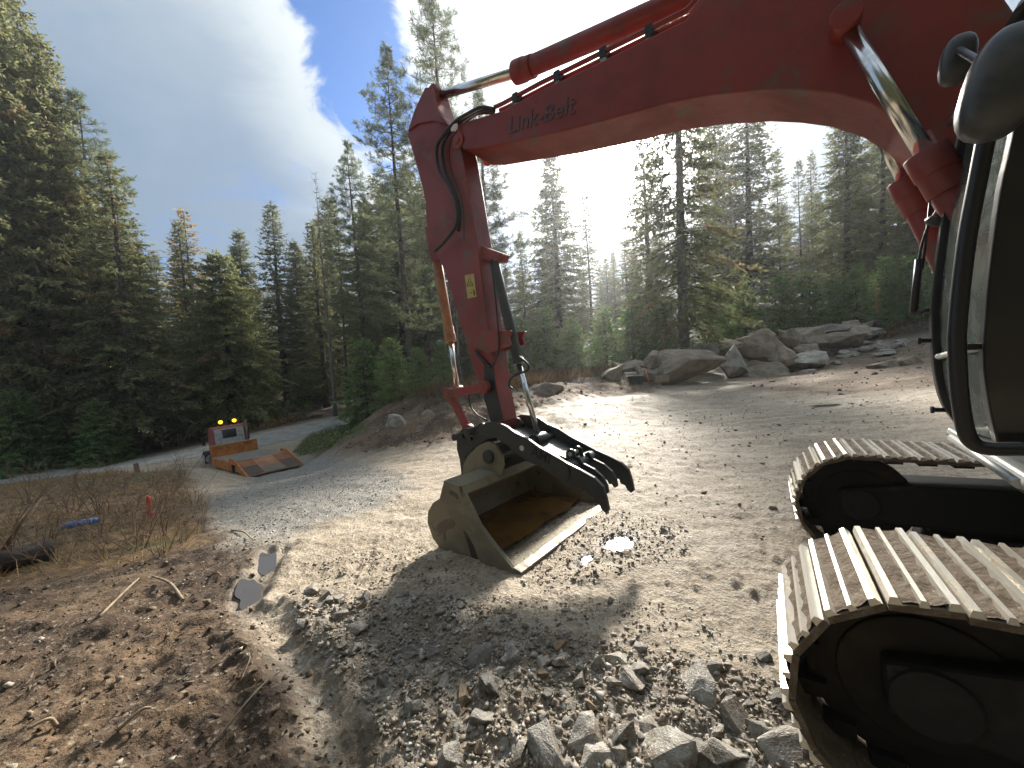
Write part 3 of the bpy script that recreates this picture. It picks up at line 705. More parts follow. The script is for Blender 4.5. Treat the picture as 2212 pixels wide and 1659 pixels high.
MB().tube([(q[0], R0-BR-.1, q[2]), (q[0], R0-BR+.1, q[2])], .075, 18).build('cylinder_boss', dark_steel, thumb, .006)
MB().prism(XZ([(1080,935),(1165,972),(1230,1012),(1222,1022),(1150,985),(1085,948)], BR-.2), R0-BR-.27, R0-BR+.27).build('web_plate', thumb_m, thumb, .004)
for rr_ in (BR-.07, BR+.07):
    MB().prism(XZ([(1170,960),(1240,988),(1238,1000),(1170,975)], BR), R0-rr_-.01, R0-rr_+.01).build('rib', thumb_m, thumb, .003)
hole_m = mat('pin_hole_worn', (.55, .5, .42), None, rough=.5, metal=.4)
q = L(1130,967,tr0); MB().tube([(q[0], R0-tr0+.020, q[2]), (q[0], R0-tr0+.024, q[2])], .028, 16).build('pin_hole', hole_m, thumb)
a = L(1146,982,tr0-.023); b = L(1178,998,tr0-.023)
text_mesh('AMI', .135, mat('cut_letters', (.012, .012, .012), None, rough=.8), thumb, 'plate_lettering', a, (b[0]-a[0], 0, b[2]-a[2]), (0, 0, 1), .001)

# tracks
shoe_w = .62
def shoe_mesh():
    m_ = MB(); hw = shoe_w/2; p = .185
    m_.box((-p/2+.004, -hw, -.012), (p/2-.004, hw, .012), 0)
    for xx, wd, hh in ((-p/2+.022, .016, .036), (0, .011, .034), (p/2-.022, .016, .036)):
        V_ = [(xx-wd*1.2, -hw, .010), (xx+wd*1.2, -hw, .010), (xx+wd*.62, -hw, hh), (xx-wd*.62, -hw, hh)]
        V_ += [(x, hw, z) for x, _, z in V_]
        m_.add(V_, [(3,2,6,7)], 1); m_.add(V_, [(0,1,2,3),(1,5,6,2),(5,4,7,6),(4,0,3,7)], 1)
    rnd = random.Random(4); nx, ny = 6, 16                     # mud packed between the bars
    G = [(-p/2+.008+(p-.016)*i/nx, -hw+.01+(2*hw-.02)*j/ny, .0125+rnd.uniform(0, .02)*(0 if i in (0, nx) else 1)) for i in range(nx+1) for j in range(ny+1)]
    m_.add(G, [(i*(ny+1)+j, (i+1)*(ny+1)+j, (i+1)*(ny+1)+j+1, i*(ny+1)+j+1) for i in range(nx) for j in range(ny)], 0, True)
    o = m_.build('track_shoe', [mud_plate, bright_steel]); me = o.data; bpy.data.objects.remove(o); return me
SHOE = shoe_mesh()
def track(rc, lab):
    y = R0 - rc; rI = .405; zc_ = .445; xf_ = .10 - T0 - rI; xr_ = xf_ - 2.85
    fr = MB().prism([(xf_-.25, .30), (xf_+.12, .36), (xf_+.12, .55), (xf_-.3, .62), (xr_+.2, .62), (xr_+.1, .3)], y-.17, y+.17)
    fr.prism([(xf_-.4, .2), (xr_+.3, .2), (xr_+.3, .32), (xf_-.4, .32)], y-.1, y+.1)
    o = fr.build('track_frame', track_dark, EX, .02); o['label'] = lab
    for nm, xc, r_ in (('idler_wheel', xf_, rI-.05), ('sprocket', xr_, rI-.06)):
        w_ = MB().tube([(xc, y-.07, zc_), (xc, y+.07, zc_)], r_, 32); w_.tube([(xc, y-.19, zc_), (xc, y+.19, zc_)], .12, 20)
        w_.tube([(xc, y+.05, zc_), (xc, y+.085, zc_)], r_*.72, 28); w_.build(nm, track_dark, o, .008)
    for k in range(6):
        xc = xr_ + .45 + k*.39; MB().tube([(xc, y-.16, .16), (xc, y+.16, .16)], .1, 18).build('roller', track_dark, o, .006)
    chain = MB()
    Ls = xf_-xr_; tot = 2*Ls + 2*math.pi*rI; n_ = round(tot/.185)
    for k in range(n_):
        s = tot*k/n_ + .05*(rc-3)
        if s < Ls: x, z, an_ = xr_+s, zc_+rI-.018*math.sin(math.pi*s/Ls)*2, 0
        elif s < Ls+math.pi*rI: t_ = (s-Ls)/rI; x, z, an_ = xf_+rI*math.sin(t_), zc_+rI*math.cos(t_), t_
        elif s < 2*Ls+math.pi*rI: x, z, an_ = xf_-(s-Ls-math.pi*rI), zc_-rI, math.pi
        else: t_ = math.pi+(s-2*Ls-math.pi*rI)/rI; x, z, an_ = xr_+rI*math.sin(t_), zc_+rI*math.cos(t_), t_
        sh_ = link('track_shoe', SHOE, o); sh_.location = (x, y, z+.0); sh_.rotation_euler = (0, an_, 0)
        i_ = .045; chain.box((x-i_*math.sin(an_)-.05, y-.11, z-i_*math.cos(an_)-.03), (x-i_*math.sin(an_)+.05, y+.11, z-i_*math.cos(an_)+.03))
    chain.build('track_chain', track_dark, o)['kind'] = 'stuff'
    P_ = Vector((xf_, R0-2.05, 0)); bk_ = Vector((-.14 if rc > 3 else 0, 0, 0))
    o.matrix_basis = Matrix.Translation(P_+bk_) @ Matrix.Rotation(math.radians(5), 4, 'Z') @ Matrix.Rotation(math.radians(2.4), 4, 'Y') @ Matrix.Translation(-P_)
    return o
track(1.744+.31, 'near crawler track frame'); track(4.52-.31, 'far crawler track frame')
cb = MB().box((-.9, R0-4.0, .42), (.25, R0-2.3, .74)); cb.tube([(.0, 0, .8), (.0, 0, 1.06)], .55, 28)
cb.build('car_body', track_dark, EX, .02)

# upper house and cab
YN, YF = R0-2.08, R0-3.0
hs = MB().box((-2.9, -1.22, 1.06), (.15, 1.20, 1.22)); hs.box((-2.9, -1.2, 1.2), (-.9, 1.15, 2.0)); hs.box((-.85, -1.22, 1.2), (.3, -.42, 1.75))
house = hs.build('house', black_paint, EX, .02)
hs.__init__()
MB().box((-3.25, -1.15, 1.08), (-2.88, 1.15, 2.05)).build('counterweight', red, house, .08)
far_p = [L(px, py, 3.0) for px, py in [(2066,292),(2046,399),(2028,483),(2013,602),(2007,676),(2008,735),(2010,768),(2013,802),(2022,847),(2037,883),(2063,918)]]
near_p = [L(px, py, 2.08) for px, py in [(2187,292),(2161,408),(2137,587),(2127,706),(2125,743),(2125,802),(2133,862),(2144,916),(2155,960)]]
zt = 2.78
def ext(P_):
    a_, b_ = P_[0], P_[1]; k = (zt-a_[2])/(a_[2]-b_[2]); return [(a_[0]+(a_[0]-b_[0])*k*.8, a_[1], zt)] + P_
far_p, near_p = ext(far_p), ext(near_p)
far_s = smooth_path(far_p, 3); near_s = smooth_path(near_p, 3)
def pillar(name, P_, y_in, wd, th):
    pts = [(p[0], p[2]) for p in P_]; back = [(x-wd, z) for x, z in pts][::-1]
    return MB().prism(pts+back, y_in, y_in+th).build(name, black_paint, cab, .006)
bxp_ = near_p[0][0]-1.35
cab = MB().prism([(near_p[0][0]+.05, zt), (near_p[0][0]-1.35, zt), (near_p[0][0]-1.35, zt+.07), (near_p[0][0]-.02, zt+.08)], YF, YN).build('cab', black_paint, EX, .03)
MB().prism([(bxp_+.45, 1.25), (bxp_+.95, 1.25), (bxp_+.98, 1.68), (bxp_+.62, 1.70), (bxp_+.48, 2.45), (bxp_+.32, 2.45)], YF+.25, YN-.25).build('operator_seat', rail_m, cab, .05, 3)
for y_ in (YF+.2, YN-.2): MB().tube([(bxp_+1.0, y_, 1.25), (bxp_+1.04, y_, 1.9), (bxp_+1.0, y_, 2.0)], [.02, .015, .03], 10).build('control_lever', rail_m, cab)
cab['label'] = 'black operator cab with curved front glass'
pillar('front_pillar', near_s, YN-.06, .10, .06); pillar('front_pillar', far_s, YF, .09, .06)
bxp = near_p[0][0]-1.35
MB().prism([(bxp, zt), (bxp+.2, zt), (bxp+.2, 1.2), (bxp, 1.2)], YF, YN).build('rear_wall', black_paint, cab, .02)
# near side: door with tinted pane
dp = [(p[0]-.10, p[2]) for p in near_s]
MB().prism(dp + [(dp[-1][0]-.95, dp[-1][1]), (dp[-1][0]-.95, zt)], YN-.05, YN-.015).build('door', mat('tinted_door', (.010, .010, .012), (.016, .015, .016), 2, (.4, .7), .16, .3), cab, .004)
MB().prism([(p[0]-.09, p[2]) for p in far_s[:]] + [(far_s[-1][0]-1.0, 1.2), (far_s[-1][0]-1.0, zt)], YF+.005, YF+.02).build('side_window', mat('tinted_window', (.02, .022, .022), None, rough=.1), cab)
gl = bpy.data.materials.new('dusty_windshield'); gl.use_nodes = True
N = NT(gl.node_tree); N.n.clear(); tcg = N.node('ShaderNodeTexCoord').outputs['Object']
film = N.ramp(N.noise(tcg, 6, 8, .65, .6), .35, .75)
gp_ = N.node('ShaderNodeBsdfPrincipled', {'Base Color': (.45, .52, .47), 'Roughness': .09, 'IOR': 1.5, 'Transmission Weight': 0.0})
tr_ = N.node('ShaderNodeBsdfTranslucent', {0: (.7, .8, .7)})
mixs = N.node('ShaderNodeMixShader', {0: .45, 1: gp_.outputs[0], 2: tr_.outputs[0]})
tp = N.node('ShaderNodeBsdfTransparent', {0: (.86, .93, .89)})
mx2 = N.node('ShaderNodeMixShader', {0: N.m('ADD', N.m('MULTIPLY', film, .3), .30), 1: tp.outputs[0], 2: mixs.outputs[0]})
N.l.new(mx2.outputs[0], N.node('ShaderNodeOutputMaterial').inputs[0])
def resample(P_, n_):
    P_ = [np.array(p) for p in P_]; z = np.array([p[2] for p in P_])[::-1]; x = np.array([p[0] for p in P_])[::-1]
    zz = np.linspace(P_[0][2], P_[-1][2], n_); return [(float(np.interp(v_, z, x)), float(v_)) for v_ in zz]
rn, rf = resample(near_s, 26), resample(far_s, 26)
isplit = min(range(26), key=lambda i: abs(rn[i][1]-L(2120,730,2.08)[2]))
for nm, i0, i1 in (('windshield', 0, isplit), ('lower_windshield', isplit, 25)):
    m_ = MB(); V_ = []
    for i in range(i0, i1+1):
        for k in range(9): t_ = k/8; V_.append((rf[i][0]*(1-t_)+rn[i][0]*t_-.03+.02*math.sin(math.pi*t_), YF+.05+(YN-YF-.1)*t_, rf[i][1]*(1-t_)+rn[i][1]*t_))
    m_.add(V_, [(a_*9+k, a_*9+k+1, a_*9+k+10, a_*9+k+9) for a_ in range(i1-i0) for k in range(8)], 0, True); m_.build(nm, gl, cab)
i = isplit
MB().tube([(rf[i][0]-.02, YF+.05, rf[i][1]), (rn[i][0]-.02, YN-.05, rn[i][1])], .016, 8).build('window_bar', trim_m, cab)
for px, py, rr_ in ((2008,735,3.0), (2125,748,2.08), (2037,884,3.0), (2158,968,2.08)):
    q = L(px, py, rr_); yq = q[1] - (.03 if rr_ < 2.5 else -.03)
    MB().tube([(q[0]-.02, yq, q[2]), (q[0]+.035, yq, q[2]), (q[0]+.037, yq, q[2]), (q[0]+.05, yq, q[2])], [.012, .012, .019, .019], 10).build('latch_stud', rail_m, cab, .002)
rl = smooth_path([L(px, py, 1.99) for px, py in [(2145,235),(2131,292),(2111,394),(2091,500),(2076,617),(2067,721),(2067,743),(2070,817),(2076,877),(2088,936),(2107,961),(2136,969),(2180,970),(2240,970),(2330,972)]], 5)
MB().tube(rl, .023, 12).build('hand_rail', rail_m, cab)
# wiper carried on the far side of the glass
w0, w1, w2, w3 = L(2046,420,3.02), L(2000,500,3.05), L(1985,560,3.05), L(1973,676,3.05)
wp = MB().tube(smooth_path([w0, L(2020,460,3.04), w1, w2, w3], 4), .006, 6); wp.tube([w2, w3], .017, 6); wp.tube([w3, L(2008,669,3.0)], .01, 6)
wp.tube([L(2010,430,3.04), L(2000,520,3.05), L(1992,580,3.05)], .006, 6)
wp.build('wiper', black_rubber, cab)
MB().tube([L(1998,478,3.03), L(2015,476,3.02), L(2040,474,3.0)], [.012, .03, .035], 10).build('wiper_motor', black_rubber, cab)
# mirrors and work lamp high on the near corner
def blob(name, c_, rx, ry, rz_, m_, tilt=0.0, par=None):
    bm = bmesh.new(); bmesh.ops.create_uvsphere(bm, u_segments=24, v_segments=14, radius=1)
    for v_ in bm.verts:
        k = 1.0 if abs(v_.co.x) < .3 else .9
        co = v_.co.copy(); co.x = math.copysign(abs(co.x)**.8, co.x); co.z = math.copysign(abs(co.z)**.75, co.z); co.y = math.copysign(abs(co.y)**.75, co.y)
        v_.co = Vector((co.x*rx, co.y*ry, co.z*rz_))
    bm.transform(Matrix.Rotation(tilt, 4, 'Y')); me = bpy.data.meshes.new(name); bm.to_mesh(me); bm.free()
    for p in me.polygons: p.use_smooth = True
    me.materials.append(m_); o = link(name, me, par or cab); o.location = c_; return o
mir = mat('mirror_shell', (.045, .047, .05), (.07, .07, .07), 12, (.4, .7), .33, .5)
q = L(2166,182,1.86); blob('mirror', q, .085, .07, .155, mir, math.radians(-14))
q = L(2068,130,2.35); blob('mirror', q, .05, .045, .09, mir, math.radians(-8))
MB().tube(smooth_path([L(2150,250,1.95), L(2128,150,2.05), L(2072,108,2.3)], 4), .012, 8).build('mirror_arm', rail_m, cab)
# floor edge under the glass
fl = min(near_p[-1][0], far_p[-1][0]); zf_ = L(2063,925,3.0)[2]
MB().prism([(fl+.02, zf_), (fl+.035, zf_-.03), (fl-.02, zf_-.10), (fl-.5, zf_-.10), (fl-.5, zf_)], YF-.02, YN+.06).build('floor_sill', trim_m, cab, .008)
MB().prism([(fl-.03, zf_-.10), (fl-.10, zf_-.19), (fl-.6, zf_-.19), (fl-.6, zf_-.10)], YF, YN+.05).build('under_apron', mat('dusty_black', (.05, .045, .04), (.10, .085, .065), 4, (.4, .7), .7), cab, .006)
MB().tube([(fl+.03, YF+.1, zf_-.035), (fl+.03, YN+.02, zf_-.035)], .018, 10).build('sill_tube', trim_m, cab)
# ------------------------------------------------------------------ conifers
def leaf_mat(name, cols, trans=.48, rough=.6):
    m = bpy.data.materials.new(name); m.use_nodes = True
    N = NT(m.node_tree); N.n.clear()
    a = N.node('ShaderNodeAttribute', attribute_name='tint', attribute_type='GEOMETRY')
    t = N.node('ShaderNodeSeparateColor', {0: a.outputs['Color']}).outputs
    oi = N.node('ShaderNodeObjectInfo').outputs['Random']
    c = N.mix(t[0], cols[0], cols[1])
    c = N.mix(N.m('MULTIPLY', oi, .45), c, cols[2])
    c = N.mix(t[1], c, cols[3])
    d = N.node('ShaderNodeBsdfPrincipled', {'Base Color': c, 'Roughness': rough, 'Specular IOR Level': .3})
    tr = N.node('ShaderNodeBsdfTranslucent', {0: N.mix(.5, c, cols[1])})
    mx = N.node('ShaderNodeMixShader', {0: trans, 1: d.outputs[0], 2: tr.outputs[0]})
    N.l.new(mx.outputs[0], N.node('ShaderNodeOutputMaterial').inputs[0]); return m
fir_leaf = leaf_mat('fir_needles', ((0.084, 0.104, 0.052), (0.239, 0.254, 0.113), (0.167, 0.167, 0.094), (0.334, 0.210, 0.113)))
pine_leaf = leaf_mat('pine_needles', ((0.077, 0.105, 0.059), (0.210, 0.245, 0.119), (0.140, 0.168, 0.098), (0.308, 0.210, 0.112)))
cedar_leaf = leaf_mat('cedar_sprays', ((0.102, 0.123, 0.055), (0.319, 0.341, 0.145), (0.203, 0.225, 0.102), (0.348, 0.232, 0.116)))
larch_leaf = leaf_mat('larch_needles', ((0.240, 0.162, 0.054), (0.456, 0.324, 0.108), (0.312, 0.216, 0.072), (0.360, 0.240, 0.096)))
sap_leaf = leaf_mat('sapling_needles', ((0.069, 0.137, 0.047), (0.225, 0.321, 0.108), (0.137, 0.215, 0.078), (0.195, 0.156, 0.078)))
wall_leaf = leaf_mat('brightened_fir_needles', ((.115, .128, .066), (.32, .325, .150), (.20, .195, .11), (.34, .22, .12)), .5)  # lighter copy of the fir needles, brightness of the left trees put into the colour
bark = mat('conifer_bark', (.062, .048, .038), (.12, .095, .075), 5, (.4, .65), .9, bump=.8, bscale=14)
grey_bark = mat('weathered_bark', (.13, .12, .11), (.21, .195, .175), 5, (.4, .65), .9, bump=.6, bscale=16)

class Crown:
    def __init__(s, seed): s.r = np.random.RandomState(seed); s.V = []; s.T = []; s.W = []; s.WV = []; s.n = 0; s.wn = 0
    def blades(s, base, dirn, length, width, tint, dead, nrm=None):
        """lance shaped sprays: arrays of base points and directions"""
        k = len(base)
        if k == 0: return
        d = dirn/np.maximum(np.linalg.norm(dirn, axis=1, keepdims=True), 1e-6)
        if nrm is None: nrm = s.r.normal(size=(k, 3))
        sd = np.cross(d, nrm); sd = sd/np.maximum(np.linalg.norm(sd, axis=1, keepdims=True), 1e-6)
        L_ = np.asarray(length).reshape(-1, 1)*np.ones((k, 1)); W_ = np.asarray(width).reshape(-1, 1)*np.ones((k, 1))
        p0 = base; p1 = base + d*L_*.45 + sd*W_*.5; p2 = base + d*L_; p3 = base + d*L_*.45 - sd*W_*.5
        s.V.append(np.stack([p0, p1, p2, p3], 1).reshape(-1, 3))
        tt = np.zeros((k, 4, 3)); tt[:, :, 0] = np.asarray(tint).reshape(-1, 1); tt[:, :, 1] = np.asarray(dead).reshape(-1, 1)
        s.T.append(tt.reshape(-1, 3))
    def wood(s, pts, radii):
        """three sided twig"""
        pts = np.asarray(pts); k = len(pts); d = pts[-1]-pts[0]; d = d/max(np.linalg.norm(d), 1e-6)
        a = np.cross(d, [.3, .5, .8]); a /= np.linalg.norm(a); b = np.cross(d, a)
        rr = np.asarray(radii).reshape(-1, 1)
        ring = [pts + rr*(a*math.cos(t)+b*math.sin(t)) for t in (0, 2.094, 4.189)]
        s.WV.append(np.stack(ring, 1).reshape(-1, 3)); F = []
        for i in range(k-1):
            for j in range(3): F.append((s.wn+i*3+j, s.wn+i*3+(j+1) % 3, s.wn+(i+1)*3+(j+1) % 3, s.wn+(i+1)*3+j))
        s.W += F; s.wn += 3*k
    def mesh(s, name, lm):
        V = np.concatenate(s.V); T_ = np.concatenate(s.T); nq = len(V)//4
        Q = np.arange(nq*4).reshape(-1, 4)
        if s.W:
            WV = np.concatenate(s.WV); F2 = np.array(s.W)+len(V)
            V = np.concatenate([V, WV]); T_ = np.concatenate([T_, np.zeros((len(WV), 3))])
            mi = np.concatenate([np.zeros(nq, int), np.ones(len(F2), int)])
            return fast_mesh(name, V, [Q, F2], [lm, bark], False, {'tint': T_}, mi)
        return fast_mesh(name, V, [Q], [lm], False, {'tint': T_})
def trunk_mesh(H, r0, seed, m, lean=.01):
    rnd = random.Random(seed); k = 12; pts = []; rr = []
    ax_, ay_ = rnd.uniform(-lean, lean), rnd.uniform(-lean, lean)
    for i in range(k+1):
        t = i/k; pts.append((H*ax_*t + .06*math.sin(t*5+seed), H*ay_*t + .06*math.cos(t*4+seed), H*t)); rr.append(max(.012, r0*((1-t)**.85) + (.35*r0 if i == 0 else 0)))
    o = MB().tube(pts, rr, 10).build('trunk', m); me = o.data; bpy.data.objects.remove(o); return me

def fir(seed, H=20, R=3.2, base=.1, r0=.24, droop=.5, dens=1.0, lm=None, dead=.05, width=.085, power=.85, gapy=.12, deadlow=.0):
    c = Crown(seed); r = c.r; z = H*base; lev = 0
    while z < H*.985:
        t = (z-H*base)/(H*(1-base))
        nb = max(3, int(r.uniform(5, 8)*dens*(1-.35*t)))
        a0 = r.uniform(0, 6.28)
        for b in range(nb):
            if r.rand() < gapy*(1-t): continue
            az = a0 + 6.283*b/nb + r.normal()*.25
            Lb = R*((1-t)**power)*r.uniform(.62, 1.12)*(1 if t > .12 else .75+2*t) + .18
            up = .55*t**1.5 - .10 + r.normal()*.09
            k = 7; s = np.linspace(0, 1, k)
            o = np.array([math.cos(az), math.sin(az), 0])
            zz = z + Lb*(up*s - droop*s**1.8*(1-.7*t) + .18*s**4) + r.normal()*.12
            wv = r.normal()*.10*Lb
            side = np.array([-o[1], o[0], 0])
            P = o[None]*(Lb*s)[:, None] + side[None]*(wv*s**2)[:, None]; P[:, 2] = zz
            c.wood(P[[0, 3, 6]], [.012+.008*Lb, .008+.004*Lb, .004])
            isdead = r.rand() < dead + deadlow*max(0, .45-t)
            # side twigs in a flat spray, longest at two fifths out
            n = max(5, int(Lb*9.5*dens)); u = r.uniform(.12 if t > .5 else .25, 1.0, n)
            pb = np.stack([np.interp(u, s, P[:, i]) for i in range(3)], 1)
            sg = np.where(r.rand(n) < .5, -1, 1)
            tl = (.16 + .34*Lb*(1-u)*(.4+.6*u))*r.uniform(.6, 1.25, n)
            td = o[None]*r.uniform(.35, .9, n)[:, None] + side[None]*(sg*r.uniform(.55, 1.0, n))[:, None] + np.array([0, 0, 1])[None]*(r.normal(size=n)*.22-.22)[:, None]
            td /= np.linalg.norm(td, axis=1, keepdims=True)
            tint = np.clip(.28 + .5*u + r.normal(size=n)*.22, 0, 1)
            dd = (1.0 if isdead else 0.0) * r.uniform(.5, 1, n) + (r.rand(n) < .04)*.6
            c.blades(pb, td, tl, width*1.15, tint, dd, np.tile([0, 0, 1.], (n, 1)) + r.normal(size=(n, 3))*.5)
            m_ = 3                                           # secondary sprays hanging off each twig
            for q_ in range(m_):
                f = r.uniform(.25, .95, n)[:, None]; b2 = pb + td*tl[:, None]*f
                d2 = td*.55 + r.normal(size=(n, 3))*.5 + np.array([0, 0, -.30])
                c.blades(b2, d2, tl*r.uniform(.35, .7, n)+.06, width, np.clip(tint+r.normal(size=n)*.15, 0, 1), dd)
            c.blades(P[-1:], (P[-1:]-P[-2:-1]), .3, width, [.8], [0])
        z += max(.16, r.uniform(.30, .46)*(1-.5*t))/max(.7, dens**.5); lev += 1
    n = 26; zz = H*(.96+.05*r.rand(n)); c.blades(np.stack([r.normal(size=n)*.03, r.normal(size=n)*.03, zz], 1), r.normal(size=(n, 3))*.5+[0, 0, .8], .28, width*.8, np.full(n, .6), np.zeros(n))
    return c.mesh('crown', lm or fir_leaf), trunk_mesh(H*.99, r0, seed, bark)

def pine(seed, H=24, R=3.0, base=.3, r0=.27, dens=1.0, lm=None, tuft=15, nl=.30, nw=.034, low=.3):
    c = Crown(seed); r = c.r; z = H*base
    while z < H*.985:
        t = (z-H*base)/(H*(1-base)); nb = int(r.uniform(3, 6)*dens)+1; a0 = r.uniform(0, 6.28)
        for b in range(nb):
            if r.rand() < low*(1-t): continue
            az = a0+6.283*b/nb+r.normal()*.35
            Lb = R*(.30+.70*(1-t)**.75)*(1-.75*max(0, t-.75)/.25)*r.uniform(.55, 1.15)
            k = 6; s = np.linspace(0, 1, k); o = np.array([math.cos(az), math.sin(az), 0]); side = np.array([-o[1], o[0], 0])
            P = o[None]*(Lb*s)[:, None] + side[None]*(r.normal()*.18*Lb*s**2)[:, None]
            P[:, 2] = z + Lb*((.25*t-.12+r.normal()*.1)*s - .18*s**2 + (.32+.1*r.rand())*s**3)
            c.wood(P[[0, 2, 4, 5]], [.016+.010*Lb, .014, .010, .006])
            nt = max(4, int(Lb*6.5)); u = np.clip(r.uniform(.3, 1.05, nt), 0, 1)
            for uu in u:
                p = np.array([np.interp(uu, s, P[:, i]) for i in range(3)])
                q_ = p + (o*r.uniform(.0, .3) + side*r.normal()*.42*(1.15-uu*.6) + np.array([0, 0, r.uniform(.02, .30)]))*min(1.0, .45*Lb+.15)
                c.wood([p, q_], [.008, .005])
                n = tuft; ax_ = (q_-p)/max(np.linalg.norm(q_-p), 1e-6)+np.array([0, 0, .45])
                d = r.normal(size=(n, 3)); d /= np.linalg.norm(d, axis=1, keepdims=True); d = d + ax_[None]*.55
                bs = q_[None] - (q_-p)[None]*r.uniform(0, .7, n)[:, None]
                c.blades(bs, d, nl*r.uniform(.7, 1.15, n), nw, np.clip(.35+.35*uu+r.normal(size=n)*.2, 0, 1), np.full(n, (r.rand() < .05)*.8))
        z += r.uniform(.35, .62)/dens**.5
    n = 60; c.blades(np.stack([r.normal(size=n)*.05, r.normal(size=n)*.05, H*(.95+.045*r.rand(n))], 1), r.normal(size=(n, 3))+[0, 0, .7], nl, nw, np.full(n, .6), np.zeros(n))
    return c.mesh('crown', lm or pine_leaf), trunk_mesh(H*.985, r0, seed, bark)

def snag(seed, H=22, R=1.5):
    c = Crown(seed); r = c.r; z = H*.35
    c.blades(np.zeros((1, 3))+[0, 0, H], np.array([[0, 0, 1.]]), .3, .02, [.2], [1])
    while z < H*.99:
        t = (z-H*.35)/(H*.65)
        for b in range(r.randint(2, 5)):
            az = r.uniform(0, 6.28); Lb = R*(1-.85*t**1.3)*r.uniform(.5, 1.1); s = np.linspace(0, 1, 6); o = np.array([math.cos(az), math.sin(az), 0])
            P = o[None]*(Lb*np.sin(s*1.35))[:, None]; P[:, 2] = z + Lb*(-.25*s+.85*s**2.2)
            c.wood(P, np.linspace(.022, .006, 6))
            for _ in range(2):
                u = r.uniform(.4, .9); p = np.array([np.interp(u, s, P[:, i]) for i in range(3)]); c.wood([p, p+o*.12+r.normal(size=3)*.16+[0, 0, .16]], [.008, .004])
        z += r.uniform(.3, .5)
    return c.mesh('branches', fir_leaf), trunk_mesh(H, .16, seed, grey_bark)

PROTO = {
 'fir_a': fir(11, 20, 3.0, .05, .25, .50, 1.15, dead=.03), 'fir_b': fir(12, 20, 2.5, .10, .22, .42, 1.0, dead=.05), 'fir_c': fir(13, 20, 3.5, .12, .28, .62, 1.0, dead=.08, gapy=.25),
 'fir_big': fir(14, 26, 4.6, .02, .30, .55, 1.15, wall_leaf, dead=.05, deadlow=.55, width=.095, power=.7), 'fir_thin': fir(15, 20, 1.7, .15, .17, .45, .95, dead=.05, gapy=.3),
 'cedar': fir(16, 15, 4.4, .01, .26, .85, 1.35, cedar_leaf, .02, .10, power=.62), 'larch': fir(17, 20, 2.6, .2, .22, .35, .75, larch_leaf, .0, .075, gapy=.3),
 'pine_a': pine(21, 25, 2.9, .30, .26), 'pine_b': pine(22, 25, 3.3, .22, .28, 1.1), 'pine_c': pine(23, 22, 1.9, .38, .17, .85),
 'sapling_a': fir(31, 4, 1.1, .02, .05, .45, 1.6, sap_leaf, .0, .06), 'sapling_b': fir(32, 4, 1.4, .02, .05, .6, 1.5, sap_leaf, .02, .065),
 'snag': snag(41)}
PH = {'fir_a':20,'fir_b':20,'fir_c':20,'fir_big':26,'fir_thin':20,'cedar':15,'larch':20,'pine_a':25,'pine_b':25,'pine_c':22,'sapling_a':4,'sapling_b':4,'snag':22}
def plant(kind, px, Y, ytop, label, group=None, wide=1.0, name=None, seed=0):
    if 'great fir with' not in label and kind[:3] != 'sap': Y = Y*float(np.interp(px, [560, 880, 1090, 1150, 1720, 1850], [1.5, 1.0, 1.0, 1.5, 1.5, 1.15]))
    elif px < 700: Y = Y*1.45
    hz = CY - FOC*math.tan(PITCH) - (px-CX)*math.tan(ROLL)*1.0
    d = ray(px, hz); X = d[0]/d[1]*Y; z0 = float(base_h(X, Y)) - .05
    lo, hi_ = .5, 60
    for _ in range(30):
        m_ = (lo+hi_)/2
        if project((X, Y, z0+m_))[1] > ytop: lo = m_
        else: hi_ = m_
    H = lo; k = H/PH[kind]; rnd = random.Random(int(px*7+Y*13)+seed)
    nm = name or {'p': 'pine_tree', 'f': 'fir_tree', 'c': 'cedar_tree', 'l': 'larch_tree', 's': 'fir_sapling'}[kind[0]]
    if kind == 'snag': nm = 'dead_tree'
    t = empty(nm, (X, Y, z0), rnd.uniform(0, 6.28)); kk = k**.85*wide if kind[0] != 's' or kind == 'snag' else k*wide
    t.scale = (kk, kk, k)
    tag(t, label, 'tree' if kind[:3] != 'sap' else 'sapling', group)
    cr, tk = PROTO[kind]
    if 'pale bare' in label: tk = tk.copy(); tk.materials[0] = grey_bark
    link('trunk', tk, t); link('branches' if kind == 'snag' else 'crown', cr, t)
    return t
GL, GM, GR, GB = 'tall conifers at the left edge', 'conifers beyond the lane', 'conifers behind the rock pile', 'distant conifers filling the forest'
